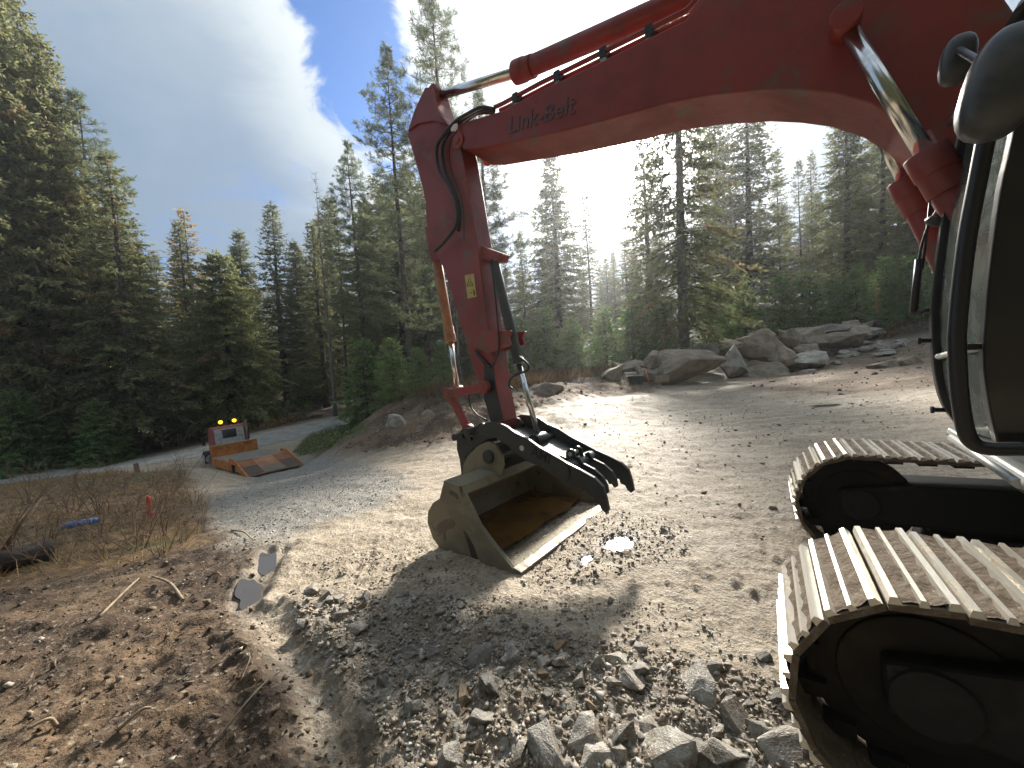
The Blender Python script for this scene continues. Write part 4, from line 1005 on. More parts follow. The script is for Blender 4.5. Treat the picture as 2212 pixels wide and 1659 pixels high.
for a in [
 ('fir_big', 20, 19.5, -260, 'huge dense conifer cut off by the left edge', GL, 1.0),
 ('pine_b', 66, 21, -120, 'tall dark-trunked pine just inside the left edge', GL, 1.05),
 ('fir_big', 112, 22.5, -60, 'large shaggy fir with brown lower boughs and a thick dark trunk on the left', GL, 1.0),
 ('fir_big', 170, 21.5, 75, 'broad fir whose top marks the second step of the left tree wall', GL, .95),
 ('pine_b', 235, 22.5, 190, 'pine with tufted right outline third along the left tree wall', GL, 1.1),
 ('fir_c', 285, 21.0, 330, 'shorter drooping fir at the right end of the left tree wall', GL, 1.25),
 ('fir_c', 330, 24, 520, 'low drooping fir at the gap beside the lane', GL, 1.2),
 ('larch', 432, 36, 452, 'thin golden-needled larch behind the bushy cedar', GM, 1.6),
 ('cedar', 497, 25.5, 545, 'bushy round-shouldered cedar right behind the flatbed truck', GM, 1.25),
 ('fir_b', 420, 33, 480, 'fir standing close left of the bushy cedar', GM, 1.35),
 ('fir_a', 545, 38, 498, 'small pointed fir peeking over the cedar', GM, 1.45),
 ('fir_b', 618, 36, 440, 'slender fir with ragged tip between cedar and dead tree', GM, 1.5),
 ('fir_a', 660, 40, 520, 'fir filling the gap left of the bare dead tree', GM, 1.4),
 ('snag', 716, 31, 368, 'bare dead tree with upturned leafless branches', GM, 1.0),
 ('pine_c', 748, 33, 420, 'thin-stemmed pine right of the bare dead tree', GM, 1.0),
 ('pine_a', 790, 30, 298, 'mid-height pine with see-through crown left of the tall pines', GM, 1.0),
 ('fir_b', 700, 36, 480, 'dark fir behind the bare dead tree', GM, 1.4),
 ('fir_a', 815, 37, 430, 'fir behind the stems of the two tall pines', GM, 1.4),
 ('pine_b', 885, 25, 95, 'tall pine immediately left of the excavator arm', GM, 1.0),
 ('pine_a', 985, 27, -60, 'tallest pine rising above the excavator arm', GM, 1.05),
 ('pine_b', 1070, 28, 190, 'wide-branched pine showing right of the excavator arm', GM, 1.15),
 ('fir_b', 930, 36, 420, 'fir half hidden behind the excavator arm', GM, 1.35),
 ('fir_a', 1030, 38, 470, 'fir behind the bucket cylinder and arm', GM, 1.1),
 ('fir_a', 1212, 33, 330, 'dense pointed fir under the boom left of the sun', GR, 1.7),
 ('fir_thin', 1282, 35, 416, 'thin young fir right below the sun', GR, 1.3),
 ('fir_b', 1140, 36, 500, 'fir between arm and the pointed fir', GR, 1.1),
 ('fir_b', 1335, 40, 540, 'short hazy fir under the sun', GR, 1.0),
 ('fir_c', 1482, 25, -150, 'great fir with pale bare lower trunk beside the rock pile', GR, 1.0),
 ('fir_b', 1408, 30, 265, 'fir hugging the left of the great fir', GR, 1.55),
 ('fir_a', 1560, 34, 215, 'fir reaching the boom right of the great fir', GR, 1.6),
 ('fir_b', 1628, 29, 150, 'dark straight fir in the middle of the right forest', GR, 1.8),
 ('fir_thin', 1690, 36, 320, 'thin fir in the bright gap of the right forest', GR, 1.0),
 ('pine_c', 1735, 38, 340, 'spindly pine in the bright gap near the boom cylinders', GR, 1.0),
 ('fir_thin', 1762, 40, 330, 'narrow fir left of the boom cylinders', GR, 1.1),
 ('fir_a', 1835, 30, 200, 'full fir directly behind the boom cylinders', GR, 1.5),
 ('fir_c', 1910, 32, 215, 'spreading fir behind the cab front', GR, 1.5),
 ('fir_a', 1990, 28, 260, 'fir seen past the cab wiper', GR, 1.1),
 ('fir_b', 2090, 30, 200, 'fir hidden mostly behind the cab glass', GR, 1.1),
 ('fir_a', 2190, 27, 150, 'fir at the right edge behind the cab', GR, 1.1)]:
    plant(*a)
rnd = random.Random(77)
# second rank that closes the forest, with gaps of sky left in it
for i in range(56):
    px = -70 + 43*i + rnd.uniform(-14, 14)
    yt = np.interp(px, [-60, 300, 380, 640, 800, 1000, 1110, 1270, 1340, 1400, 1660, 1730, 1800, 2280], [80, 430, 570, 510, 400, 340, 500, 540, 570, 480, 400, 430, 330, 230]) + rnd.uniform(-20, 110)
    plant(rnd.choice(['fir_a', 'fir_a', 'fir_b', 'fir_c']), px, rnd.uniform(38, 50), yt, 'dark conifer of the dim second rank of the forest', GB, rnd.uniform(1.3, 1.65), seed=i, name='forest_conifer')
for i, px in enumerate(range(-100, 2330, 50)):
    plant(rnd.choice(['fir_a', 'fir_b', 'fir_c']), px+rnd.uniform(-20, 20), rnd.uniform(52, 72), 650 - (px-300)*.045 + rnd.uniform(-60, 60), 'far conifer in the hazy background of the forest', 'farthest conifers', rnd.uniform(1.2, 1.5), seed=i, name='background_conifer')
# the forest goes on round the clearing behind the viewer and shades that side
for i in range(34):
    an_ = math.radians(100 + 160*i/33 + rnd.uniform(-3, 3)); rr_ = rnd.uniform(13, 22); X, Y = rr_*math.sin(an_)+2.5, rr_*math.cos(an_)
    t = empty('forest_conifer', (X, Y, float(base_h(X, Y))-.05), rnd.uniform(0, 6.28)); k = rnd.uniform(.85, 1.2); t.scale = (k*1.25, k*1.25, k)
    tag(t, 'conifer in the forest wall behind the viewer', 'tree', 'conifers behind the viewer'); kd = rnd.choice(['fir_a', 'fir_b', 'fir_c', 'pine_b'])
    link('trunk', PROTO[kd][1], t); link('crown', PROTO[kd][0], t)
# young trees along the edges
sp = [('sapling_b', 205, 19.5, 868, 'light green sapling at the foot of the left tree wall'), ('sapling_a', 250, 20.5, 905, 'small sapling right of the light green one at the left'), ('sapling_b', 30, 18.5, 850, 'sapling at the left edge under the tall conifers'), ('sapling_b', 130, 20, 880, 'sapling between the dark trunks on the left'),
 ('sapling_a', 640, 31, 800, 'sapling beside the lane right of the cedar'), ('sapling_b', 790, 24, 740, 'bright sapling on the bank left of the arm'), ('sapling_a', 850, 21.5, 735, 'tall sapling on the bank left of the bucket cylinder'), ('sapling_b', 905, 21, 755, 'bushy sapling just left of the bucket cylinder'), ('sapling_a', 958, 22, 740, 'sapling directly behind the bucket cylinder rod'),
 ('sapling_b', 1130, 27, 690, 'sapling right of the thumb cylinder'), ('sapling_a', 1180, 28, 670, 'sapling left of the rock pile, second from the arm'), ('sapling_b', 1240, 27.5, 690, 'sapling left of the rock pile, third from the arm'), ('sapling_b', 1310, 28, 670, 'dense sapling behind the tools at the rock pile'), ('sapling_a', 1370, 29, 640, 'tall sapling behind the left end of the rock pile'),
 ('sapling_b', 1430, 29, 650, 'sapling at the foot of the great fir'), ('sapling_a', 1545, 30, 610, 'sapling right of the pale trunk'), ('sapling_b', 1610, 30, 620, 'sapling behind the middle of the rock pile'), ('sapling_b', 1690, 29, 600, 'sapling above the right of the rock pile'), ('sapling_a', 1750, 28, 590, 'upright sapling above the small broken rocks'),
 ('sapling_b', 1800, 28.5, 600, 'leafy sapling left of the orange stake'), ('sapling_b', 1850, 27, 580, 'sapling beside the orange stake'), ('sapling_a', 1915, 27, 560, 'sapling right of the orange stake'), ('sapling_b', 1970, 26, 560, 'sapling behind the wiper'), ('sapling_b', 2060, 26, 560, 'sapling seen through the cab glass'),
 ('sapling_b', 380, 27.5, 850, 'dim sapling under the cedar'), ('sapling_b', 560, 29, 850, 'sapling in the shade behind the truck')]
for a in sp: plant(a[0], a[1], a[2], a[3], a[4], 'young trees along the clearing', 1.15)
# ------------------------------------------------------------------ rocks
def hull_mesh(name, seed, npts, sub=0, noise_=0.0, mats=(), smooth=False, sq=(1, 1, 1)):
    rnd = np.random.RandomState(seed); bm = bmesh.new()
    P = rnd.normal(size=(npts, 3)); P /= np.linalg.norm(P, axis=1, keepdims=True); P *= rnd.uniform(.8, 1.05, (npts, 1)); P *= np.array(sq)
    for p in P: bm.verts.new(p)
    r = bmesh.ops.convex_hull(bm, input=bm.verts)
    bmesh.ops.delete(bm, geom=[v for v in bm.verts if not v.link_faces], context='VERTS')
    if sub:
        bmesh.ops.bevel(bm, geom=bm.edges[:], offset=.035, segments=1, affect='EDGES', profile=.6)
        bmesh.ops.triangulate(bm, faces=bm.faces[:])
        bmesh.ops.subdivide_edges(bm, edges=bm.edges[:], cuts=sub, use_grid_fill=True)
        co = np.array([v.co[:] for v in bm.verts])
        f = fbm(co[:, 0]+co[:, 2]*.7+seed, co[:, 1]-co[:, 2]*.6, 2.2, 4, seed)-.5; g = fbm(co[:, 0]*.6+seed, co[:, 2]*3.0+co[:, 1]*.3, 3.0, 3, seed+5)-.5
        for v, a, b in zip(bm.verts, f, g): v.co += v.co.normalized()*float(a*noise_*1.6+b*noise_)
    if sub:                                              # fill the unit box, so a rock is as large as its measurements
        co = np.array([v.co[:] for v in bm.verts]); lo_, hi2 = co.min(0), co.max(0)
        for v in bm.verts: v.co = Vector([2*(a-l)/(h-l)-1 for a, l, h in zip(v.co, lo_, hi2)])
    me = bpy.data.meshes.new(name); bm.to_mesh(me); bm.free()
    for m in mats: me.materials.append(m)
    if smooth: me.polygons.foreach_set('use_smooth', np.ones(len(me.polygons), bool))
    return me
rock_m = mat('grey_boulder', (.33, .27, .20), (.20, .16, .115), 2.3, (.4, .62), .85, bump=.7, bscale=9, c3=(.24, .19, .13), scale3=3.2, thr3=(.55, .68), rand=.22)
pale_m = mat('broken_pale_rock', (.36, .33, .275), (.22, .195, .155), 2.3, (.4, .62), .8, bump=.5, bscale=9, c3=(.24, .18, .11), scale3=4, thr3=(.58, .7), rand=.2)
BM_ = [hull_mesh('boulder', 100+i, 10+i % 4, 3, .085, [rock_m], False) for i in range(9)]
BP_ = [hull_mesh('broken_rock', 200+i, 11+i % 4, 1, .05, [pale_m], False) for i in range(6)]
GBo = 'boulders of the rock pile'
def boulder(px, py, wpx, hpx, Y, label=None, group=GBo, flat=1.0, pale=False, i=0, rz=None, tilt=0.0):
    """centre, width and height as seen, at a distance"""
    p = ondepth(px, py, Y); rnd = random.Random(int(px*3+py*5)); sx_ = wpx/2*Y/FOC*1.06; sz_ = hpx/2*Y/FOC*1.14
    g_ = float(base_h(p[0], p[1]))
    if group == 'rubble beside the rock pile':
        q_ = gp(px, py+hpx*.35); Y = q_[1]; sx_ = wpx/2*Y/FOC; sz_ = hpx/2*Y/FOC; p = q_+np.array([0, 0, sz_*.8])
    elif Y < 21.8 and p[2]-sz_ > g_-.08: k_ = (p[2]+sz_-g_+.1)/2; p[2] = p[2]+sz_-k_; sz_ = k_
    me = (BP_ if pale else BM_)[(int(px)+int(py)+i) % (6 if pale else 9)]
    o = link('boulder' if wpx*Y/FOC > .9 else 'rock', me); o.location = p; o.scale = (sx_, sx_*rnd.uniform(.7, 1.0), sz_)
    o.rotation_euler = (rnd.uniform(-.15, .15), tilt if tilt else rnd.uniform(-.12, .12), rnd.choice([0, 3.14])+rnd.uniform(-.25, .25))
    tag(o, label or 'grey angular boulder within the long rock pile', 'rock', group); return o
BL = [ # px, py, w, h, depth
 (1496,788,136,62,20.5,'largest flat-faced boulder at the front left of the rock pile'),
 (1392,802,40,26,20.6,'block tucked under the left shoulder of the largest boulder'),
 (1322,808,44,40,21.2,'rounded dark boulder at the left end of the rock pile beside the bucket'),
 (1420,776,52,34,22.0,'pointed grey boulder left above the largest boulder'),
 (1372,790,60,22,22.5,'flat slab lying over the tools'),
 (1478,762,42,24,23.2,'small pointed rock above the largest boulder'),
 (1516,758,50,26,23.2,'low rounded rock behind the largest boulder'),
 (1563,749,66,32,23.0,'long brownish boulder in the middle row'),
 (1583,766,62,42,21.6,'pale triangular boulder in front of the long brownish one'),
 (1640,748,88,58,22.6,'big overhanging boulder at the centre of the pile'),
 (1694,773,56,56,20.8,'upright cracked boulder standing in front of the centre'),
 (1668,806,84,46,20.2,'dark leaning slab at the foot of the upright cracked boulder'),
 (1600,742,60,20,24.5,'thin slab behind the pale triangular boulder'),
 (1650,734,60,18,25,'thin slab on the back row at the centre'),
 (1650,722,44,26,25.5,'brown rounded boulder on top of the back row'),
 (1712,735,50,44,23.6,'square dark boulder right of the centre'),
 (1700,722,32,24,24.5,'light corner rock on the crest of the pile'),
 (1752,728,80,38,24.6,'tilted dark slab on the crest of the pile'),
 (1775,715,78,20,25.6,'pale lens-shaped slab on the crest'),
 (1812,735,72,32,23.8,'rounded tan boulder at the right of the crest'),
 (1833,707,48,26,26,'dark slab at the upper right end of the pile'),
 (1862,708,48,24,26,'grey slab at the uppermost right of the pile'),
 (1880,715,40,18,25,'flat pale stone at the right end of the crest'),
 (1838,720,60,30,25.2,'squarish boulder below the upper right slabs'),
 (1737,757,50,26,22.2,'squat boulder in front of the tilted slab'),
 (1702,817,60,16,19.5,'light flat slab with a white patch on the mud'),
 (1745,768,70,24,20.4,'pale sharp-nosed rock lying alone before the pile'),
 (1742,803,34,9,18.5,'thin dark plate of rock lying on the mud'),
 (1920,793,56,30,15.5,'angular grey rock half sunk in the right bank'),
 (1960,786,54,32,15.3,'second angular grey rock beside it in the right bank'),
 (1965,834,34,20,12.2,'wedge of rock on the mud near the cab'),
 (1185,833,64,16,17.5,'dark half-buried slab on the dirt just right of the arm'),
 (1219,901,36,20,12.5,'lone tan stone on the dirt right of the thumb cylinder'),
 (862,902,52,20,15.5,'pale stone stuck in the bank left of the arm'),
 (920,892,34,16,15.6,'second stone stuck in the bank nearer the arm')]
for i, b in enumerate(BL): boulder(*b[:6], group=GBo if i < 28 else None, i=i, pale=(i in (6, 8, 18, 22, 25, 26, 33)))
rnd = random.Random(5)
for i in range(60):                                      # broken pale rubble at the right end of the pile
    t = rnd.random(); px = 1735 + 210*t + rnd.gauss(0, 12); py = 762 - 16*t + rnd.gauss(0, 11)
    boulder(px, py, rnd.uniform(9, 30), rnd.uniform(6, 15), 22.5-3.5*t+rnd.uniform(-1, 1), 'small pale broken rock in the rubble at the right of the pile', 'rubble beside the rock pile', pale=True, i=i)
for i in range(22):                                      # boulders packed under and behind, filling the heap
    t = rnd.random(); px = 1400 + 460*t; py = 790 - 62*t + rnd.gauss(0, 7)
    boulder(px, py, rnd.uniform(34, 60), rnd.uniform(20, 34), 24.3+1.6*t+rnd.uniform(-.5, .5), 'grey boulder wedged in the back of the rock pile', 'boulders at the back of the pile', i=i)

# crushed stone underfoot: the 300 largest singly, the rest as one spread
stone_m = mat('crushed_stone', (.30, .275, .235), (.15, .118, .082), 1.1, (.38, .62), .5, bump=.55, bscale=9, c3=(.47, .45, .41), scale3=3.5, thr3=(.54, .66), rand=.4)
ochre_m = mat('ochre_stone', (.25, .175, .10), (.17, .12, .075), 2, (.4, .6), .75, bump=.5, bscale=9, rand=.25)
SB_ = [hull_mesh('stone', 360+i, 11+i % 4, 2, .07, [stone_m]) for i in range(6)]
SM_ = [hull_mesh('stone', 300+i, 12+i % 7, 0, 0, [stone_m]) for i in range(12)] + [hull_mesh('stone', 330+i, 10, 0, 0, [ochre_m]) for i in range(3)]
r8 = np.random.RandomState(8)
def scatter(poly, n, seed, bias=0.0):
    P = polyw(poly) if not isinstance(poly, np.ndarray) else poly; r = np.random.RandomState(seed); lo, hi_ = P.min(0), P.max(0); out = np.zeros((0, 2))
    while len(out) < n:
        q_ = lo + r.rand(n*3, 2)*(hi_-lo); q_ = q_[r.rand(len(q_)) < np.clip(1/(1+bias*(q_**2).sum(1)), 0, 1)]
        _, ins_ = pdist(q_[:, 0], q_[:, 1], P); out = np.concatenate([out, q_[ins_]])
    return out[:n]
big = [(1042,1432,.10,.06),(1103,1425,.075,.06),(870,1290,.05,.05),(1290,1440,.055,.05),(1500,1490,.12,.05),(1370,1468,.10,.055),(1060,1500,.075,.055),(1044,1560,.065,.045),(1180,1620,.10,.07),(1260,1590,.09,.08),(1340,1600,.075,.05),
       (1590,1560,.11,.08),(1640,1590,.06,.06),(1700,1630,.12,.07),(1570,1640,.08,.06),(1425,1630,.16,.07),(1300,1640,.09,.06),(1500,1640,.09,.06),(770,1365,.075,.04),(800,1345,.05,.035),(735,1330,.06,.045),(830,1480,.05,.035),(880,1545,.05,.035),(690,1310,.05,.03),
       (1545,1450,.05,.045),(1250,1470,.05,.035),(960,1480,.045,.03),(1435,1150,.035,.025),(1450,1165,.04,.03),(1400,1185,.03,.02),(1780,1520,.09,.07),(1730,1480,.05,.04),(1650,1420,.04,.03),(1380,1400,.05,.03),(1220,1380,.04,.03),(1320,1300,.04,.025)]
pos_ = []
for px, py, s_, h_ in big: q_ = gp(px, py); pos_.append((q_[0], q_[1], s_, h_))
sc1 = scatter(ROCKPAD, 264, 3, .10)
for q_ in sc1: s_ = float(np.clip(r8.lognormal(-3.35, .42), .02, .085)); pos_.append((q_[0], q_[1], s_, s_*r8.uniform(.45, .8)))
pos_ = np.array(pos_); zz = ground_z(pos_[:, 0], pos_[:, 1])
for i, (x, y, s_, h_) in enumerate(pos_):
    o = link('stone', SB_[i % 6] if i < len(big) else SM_[i % 15 if r8.rand() < .5 else i % 12]); o.location = (x, y, zz[i]+h_*.12); o.scale = (s_, s_*r8.uniform(.6, .95), h_)
    o.rotation_euler = (r8.normal()*.25, r8.normal()*.25, r8.uniform(0, 6.28))
    tag(o, 'broken grey stone on the crushed rock in the foreground', 'stone', 'loose stones in the foreground')
def rubble(name, P, sizes, mats_, label, cat, seed, npts=8, mi=None, flat=(.45, .85)):
    r = np.random.RandomState(seed); n = len(P); z = ground_z(P[:, 0], P[:, 1]); Vs, Fs, T_ = [], [], []; base = 0
    shp = []
    for k in range(10):
        me = hull_mesh('tmp', 500+seed*20+k, npts); me.calc_loop_triangles()
        V_ = np.array([v.co[:] for v in me.vertices]); F_ = np.array([t.vertices[:] for t in me.loop_triangles]); shp.append((V_, F_)); bpy.data.meshes.remove(me)
    for i in range(n):
        V_, F_ = shp[r.randint(10)]; a = r.uniform(0, 6.28); s = sizes[i]; c_, s2 = math.cos(a), math.sin(a)
        W_ = V_*np.array([s, s*r.uniform(.6, 1), s*r.uniform(*flat)]); tl = r.normal()*.4
        W_ = W_ @ np.array([[1, 0, 0], [0, math.cos(tl), -math.sin(tl)], [0, math.sin(tl), math.cos(tl)]])
        W_ = np.stack([W_[:, 0]*c_-W_[:, 1]*s2, W_[:, 0]*s2+W_[:, 1]*c_, W_[:, 2]], 1) + [P[i, 0], P[i, 1], z[i]+s*.15]
        Vs.append(W_); Fs.append(F_+base); base += len(W_); t = np.zeros((len(W_), 3)); t[:, 0] = r.rand(); t[:, 1] = r.rand(); T_.append(t)
    me = fast_mesh(name, np.concatenate(Vs), [np.concatenate(Fs)], mats_, False, {'tint': np.concatenate(T_)})
    o = link(name, me); tag(o, label, cat, kind='stuff'); return o
def tint_mat(name, stops, rough=.75, bump=.3):
    m = bpy.data.materials.new(name); m.use_nodes = True; N = NT(m.node_tree); N.n.clear()
    a = N.node('ShaderNodeAttribute', attribute_name='tint', attribute_type='GEOMETRY'); t = N.node('ShaderNodeSeparateColor', {0: a.outputs['Color']}).outputs
    cr = N.n.new('ShaderNodeValToRGB'); N.l.new(t[0], cr.inputs[0]); el = cr.color_ramp.elements
    while len(el) < len(stops): el.new(.5)
    for e, (p, c_) in zip(el, stops): e.position = p; e.color = (*c_, 1)
    pp = N.node('ShaderNodeNewGeometry').outputs['Position']; nz = N.noise(pp, 60, 5, .6)
    c = N.mix(N.ramp(nz, .45, .7), cr.outputs[0], (.20, .165, .12))
    b = N.node('ShaderNodeBsdfPrincipled', {'Base Color': c, 'Roughness': rough}); N.l.new(b.outputs[0], N.node('ShaderNodeOutputMaterial').inputs[0]); return m
gvm = tint_mat('gravel_bits', [(0, (.14, .115, .085)), (.35, (.26, .215, .16)), (.7, (.36, .33, .28)), (.9, (.50, .475, .43)), (1, (.28, .18, .10))])
P1 = scatter(ROCKPAD, 9000, 11, .16); s1 = np.clip(r8.lognormal(-4.45, .5, len(P1)), .005, .035)
P2 = np.concatenate([scatter([(1120,1255),(1290,1100),(1480,1130),(1500,1200),(1380,1230),(1180,1290)], 1100, 12, .0), scatter([(640,1225),(900,1170),(1100,1290),(1500,1300),(1650,1440),(1300,1390),(900,1285),(700,1270)], 900, 19, .0)]); s2_ = np.clip(r8.lognormal(-4.5, .45, len(P2)), .006, .03)
P3 = scatter(Z_GRAV, 3000, 13, .012); s3 = np.clip(r8.lognormal(-4.2, .4, len(P3)), .008, .05)
P4 = scatter([(1000,900),(1400,850),(2000,800),(2050,900),(1750,1000),(1650,1180),(1350,1080),(1000,1000)], 1600, 14, .006); s4 = np.clip(r8.lognormal(-4.0, .5, len(P4)), .008, .08)
rubble('gravel', np.concatenate([P1, P2, P3, P4]), np.concatenate([s1, s2_, s3, s4]), [gvm], 'loose gravel and crushed rock spread over the clearing', 'gravel', 2, 7)
som = tint_mat('soil_clods', [(0, (.05, .034, .022)), (.6, (.10, .068, .042)), (.85, (.17, .115, .07)), (.95, (.34, .29, .22)), (1, (.45, .41, .34))], .9)
P5 = scatter(Z_SOIL, 5200, 15, .05); s5 = np.clip(r8.lognormal(-4.5, .6, len(P5)), .004, .05)
rubble('soil_clod', P5, s5, [som], 'crumbs and clods of dark soil in the left foreground', 'soil', 3, 8)
P6 = scatter(Z_BANK, 900, 16); s6 = np.clip(r8.lognormal(-3.2, .6, len(P6)), .015, .16)
P7 = scatter(Z_RIGHT, 700, 17); s7 = np.clip(r8.lognormal(-3.3, .6, len(P7)), .015, .16)
rubble('bank_rubble', np.concatenate([P6, P7]), np.concatenate([s6, s7]), [som], 'brown clods and rubble on the cut bank', 'rubble', 4, 8)
# ------------------------------------------------------------------ flatbed truck
TRK = empty('flatbed_truck')                            # parked nose down towards the lane
_y, _p, _r = 2.392, .089, -.019
_f = Vector((math.cos(_y)*math.cos(_p), math.sin(_y)*math.cos(_p), -math.sin(_p))); _l0 = Vector((-math.sin(_y), math.cos(_y), 0)); _u0 = _f.cross(_l0)
_l = _l0*math.cos(_r) + _u0*math.sin(_r); _u = _f.cross(_l)
TRK.matrix_world = Matrix(((_f.x, _l.x, _u.x, -11.234), (_f.y, _l.y, _u.y, 17.767), (_f.z, _l.z, _u.z, -2.555), (0, 0, 0, 1)))
tag(TRK, 'rusty orange flatbed truck with lowered ramp parked on the driveway, amber beacons lit', 'truck')
org = mat('orange_rust_paint', (.52, .18, .03), (.38, .12, .03), 2.2, (.42, .62), .5, .75, c3=(.20, .085, .045), scale3=5, thr3=(.58, .7), bump=.15)
rustp = mat('rusty_plate', (.45, .22, .10), (.33, .145, .075), 1.7, (.4, .62), .7, .8, c3=(.17, .09, .065), scale3=5, thr3=(.58, .7), bump=.2)
darkp = mat('worn_dark_plate', (.13, .105, .09), (.21, .15, .105), 3, (.42, .62), .55, .75, c3=(.30, .18, .09), scale3=6, thr3=(.62, .72))
deckp = mat('grey_worn_deck', (.17, .155, .13), (.27, .25, .22), 1.6, (.45, .62), .6, .8, c3=(.34, .20, .10), scale3=4, thr3=(.62, .72))
hw = 1.18; DZ = .66; RL = 2.11; DL = 7.7
# side profile with the drop for the wheels, as beams either side
prof = [(0,.05),(.4,.02),(1.3,.16),(1.95,.20),(1.95,.50),(2.75,.50),(2.75,.14),(DL,.20),(DL,DZ),(3.7,DZ),(3.35,DZ-.08),(2.95,DZ+.16),(RL,DZ+.12),(.05,.14)]
deck = MB().prism([(RL,DZ-.09),(DL,DZ-.09),(DL,DZ),(RL,DZ)], -hw+.06, hw-.06).build('deck', deckp, TRK, .006)
for s_ in (-1, 1): MB().prism(prof, s_*hw-(.06 if s_ > 0 else 0), s_*hw+(.0 if s_ > 0 else .06)).build('side_beam', org, TRK, .006)
ramp = MB().prism([(0,.04),(0,.08),(RL,DZ),(RL,DZ-.08)], -hw+.06, hw-.06).build('ramp', rustp, TRK, .004)
rz_ = lambda x: .08 + (DZ-.08)*x/RL
MB().prism([(.02,.088),(.75,rz_(.75)+.008),(.75,rz_(.75)+.012),(.02,.094)], -.42, .42).build('wear_plate', darkp, ramp)
for s_ in (-1, 1):
    for k in range(17):
        x = .07 + k*.12; z = rz_(x)
        MB().prism([(x-.018,z-.006),(x+.018,z+.010),(x+.012,z+.042),(x-.024,z+.026)], s_*.46, s_*(hw-.10)).build('cleat', darkp if k < 9 else rustp, ramp)
    MB().prism([(.04,.10),(RL,DZ+.01),(RL,DZ+.03),(.04,.12)], s_*.44-.015, s_*.44+.015).build('ramp_rail', rustp, ramp)
MB().box((-.03, -hw, .02), (.02, hw, .075)).build('ramp_edge', darkp, ramp, .004)
# bulkhead
hb = MB().box((DL, -hw, DZ-.05), (DL+.06, hw, DZ+.68)).build('headboard', org, TRK, .01)
MB().box((DL-.03, -hw-.01, DZ+.66), (DL+.10, hw+.01, DZ+.70)).build('headboard_cap', mat('pale_cap', (.62, .47, .30), (.5, .36, .2), 3, (.4, .6), .5), hb)
sm = mat('stencil_smudge', (.10, .045, .02), (.2, .08, .03), 30, (.4, .6), .7)
for y_, seq in ((-hw+.35, 3), (hw-.62, 3)):
    for k in range(seq):
        b_ = MB(); yy = y_+.12*k; zz_ = DZ+.45+.02*k
        b_.tube([(DL-.004, yy, zz_+.05), (DL-.004, yy+.04, zz_+.075), (DL-.004, yy+.08, zz_+.05), (DL-.004, yy+.05, zz_-.01), (DL-.004, yy+.01, zz_-.03)], .013, 5)
        b_.build('stencil_mark', sm, hb)
# cab
cabx = 8.6; chw = .84; cz0, cz1 = .75, 2.40
truck_red = mat('faded_red_cab', (.33, .085, .06), (.25, .06, .05), 3, (.4, .65), .45, .6)
cabw = mat('pale_cab_back', (.46, .46, .45), (.33, .32, .30), 5, (.45, .65), .55, .7, c3=(.24, .15, .10), scale3=9, thr3=(.64, .74))
tc_ = MB().prism([(cabx, cz0), (cabx+1.75, cz0), (cabx+1.75, cz0+.75), (cabx+1.25, cz1-.08), (cabx+1.05, cz1), (cabx+.08, cz1), (cabx, cz1-.1)], -chw, chw).build('truck_cab', truck_red, TRK, .06, 3)
back = MB().box((cabx-.012, -chw+.09, cz0+.05), (cabx+.02, chw-.09, cz1-.14)).build('cab_back', cabw, tc_, .004)
MB().box((cabx-.03, -.31, cz0+.95), (cabx, .31, cz1-.28)).build('rear_window', mat('dark_glass', (.03, .035, .035), None, rough=.08), tc_, .01)
MB().box((cabx-.026, -.36, cz0+.90), (cabx-.006, .36, cz1-.23)).build('window_seal', black_rubber, tc_, .01)
for s_ in (-1, 1):
    for z_ in (cz0+.30, cz0+.62, cz0+.98, cz0+1.22):
        MB().box((cabx-.03, s_*.54-.18, z_), (cabx-.01, s_*.54+.18, z_+.06)).build('rib', cabw, back, .008)
MB().box((cabx-.28, -.75, cz0+.35), (cabx-.02, .75, cz0+.40)).build('catwalk_bar', trim_m, tc_, .008)
MB().box((cabx-.34, -.5, cz0-.05), (cabx-.04, .55, cz0+.20)).build('winch_box', org, TRK, .02)
MB().box((cabx+1.7, -.62, cz0-.1), (cabx+2.9, .62, cz0+.62)).build('hood', truck_red, TRK, .08, 3)
MB().box((2.2, -.45, .38), (cabx+2.9, .45, .62)).build('chassis', track_dark, TRK, .01)
bulb = bpy.data.materials.new('amber_beacon'); bulb.use_nodes = True
pb = bulb.node_tree.nodes['Principled BSDF']; pb.inputs['Base Color'].default_value = (.9, .5, .02, 1); pb.inputs['Emission Color'].default_value = (1, .58, .02, 1); pb.inputs['Emission Strength'].default_value = 1.3
for y_ in (-.35, .35):
    ml = MB().tube([(cabx+.12, y_, cz1-.02), (cabx+.12, y_, cz1+.17)], .018, 8); ml.tube([(cabx+.09, y_-.05, cz1+.13), (cabx+.09, y_+.05, cz1+.13)], .02, 8)
    l_ = ml.build('beacon_stand', rail_m, TRK)
    MB().tube([(cabx+.02, y_, cz1+.26), (cabx+.05, y_, cz1+.26), (cabx+.15, y_, cz1+.26), (cabx+.19, y_, cz1+.26)], [.07, .11, .11, .05], 14).build('beacon_lens', bulb, l_)
for k in range(5):
    y_ = -.7+.35*k; MB().box((cabx+1.0, y_-.04, cz1-.0), (cabx+1.08, y_+.04, cz1+.05)).build('marker_lamp', mat('marker_amber', (.5, .25, .05), None, rough=.3), tc_, .01)
MB().tube([(cabx-.05, -chw-.06, .6), (cabx-.05, -chw-.06, cz1+.22)], .075, 14).build('exhaust_stack', mat('rusty_stack', (.20, .13, .10), (.12, .09, .08), 5, (.4, .6), .6, metal=.4), TRK)
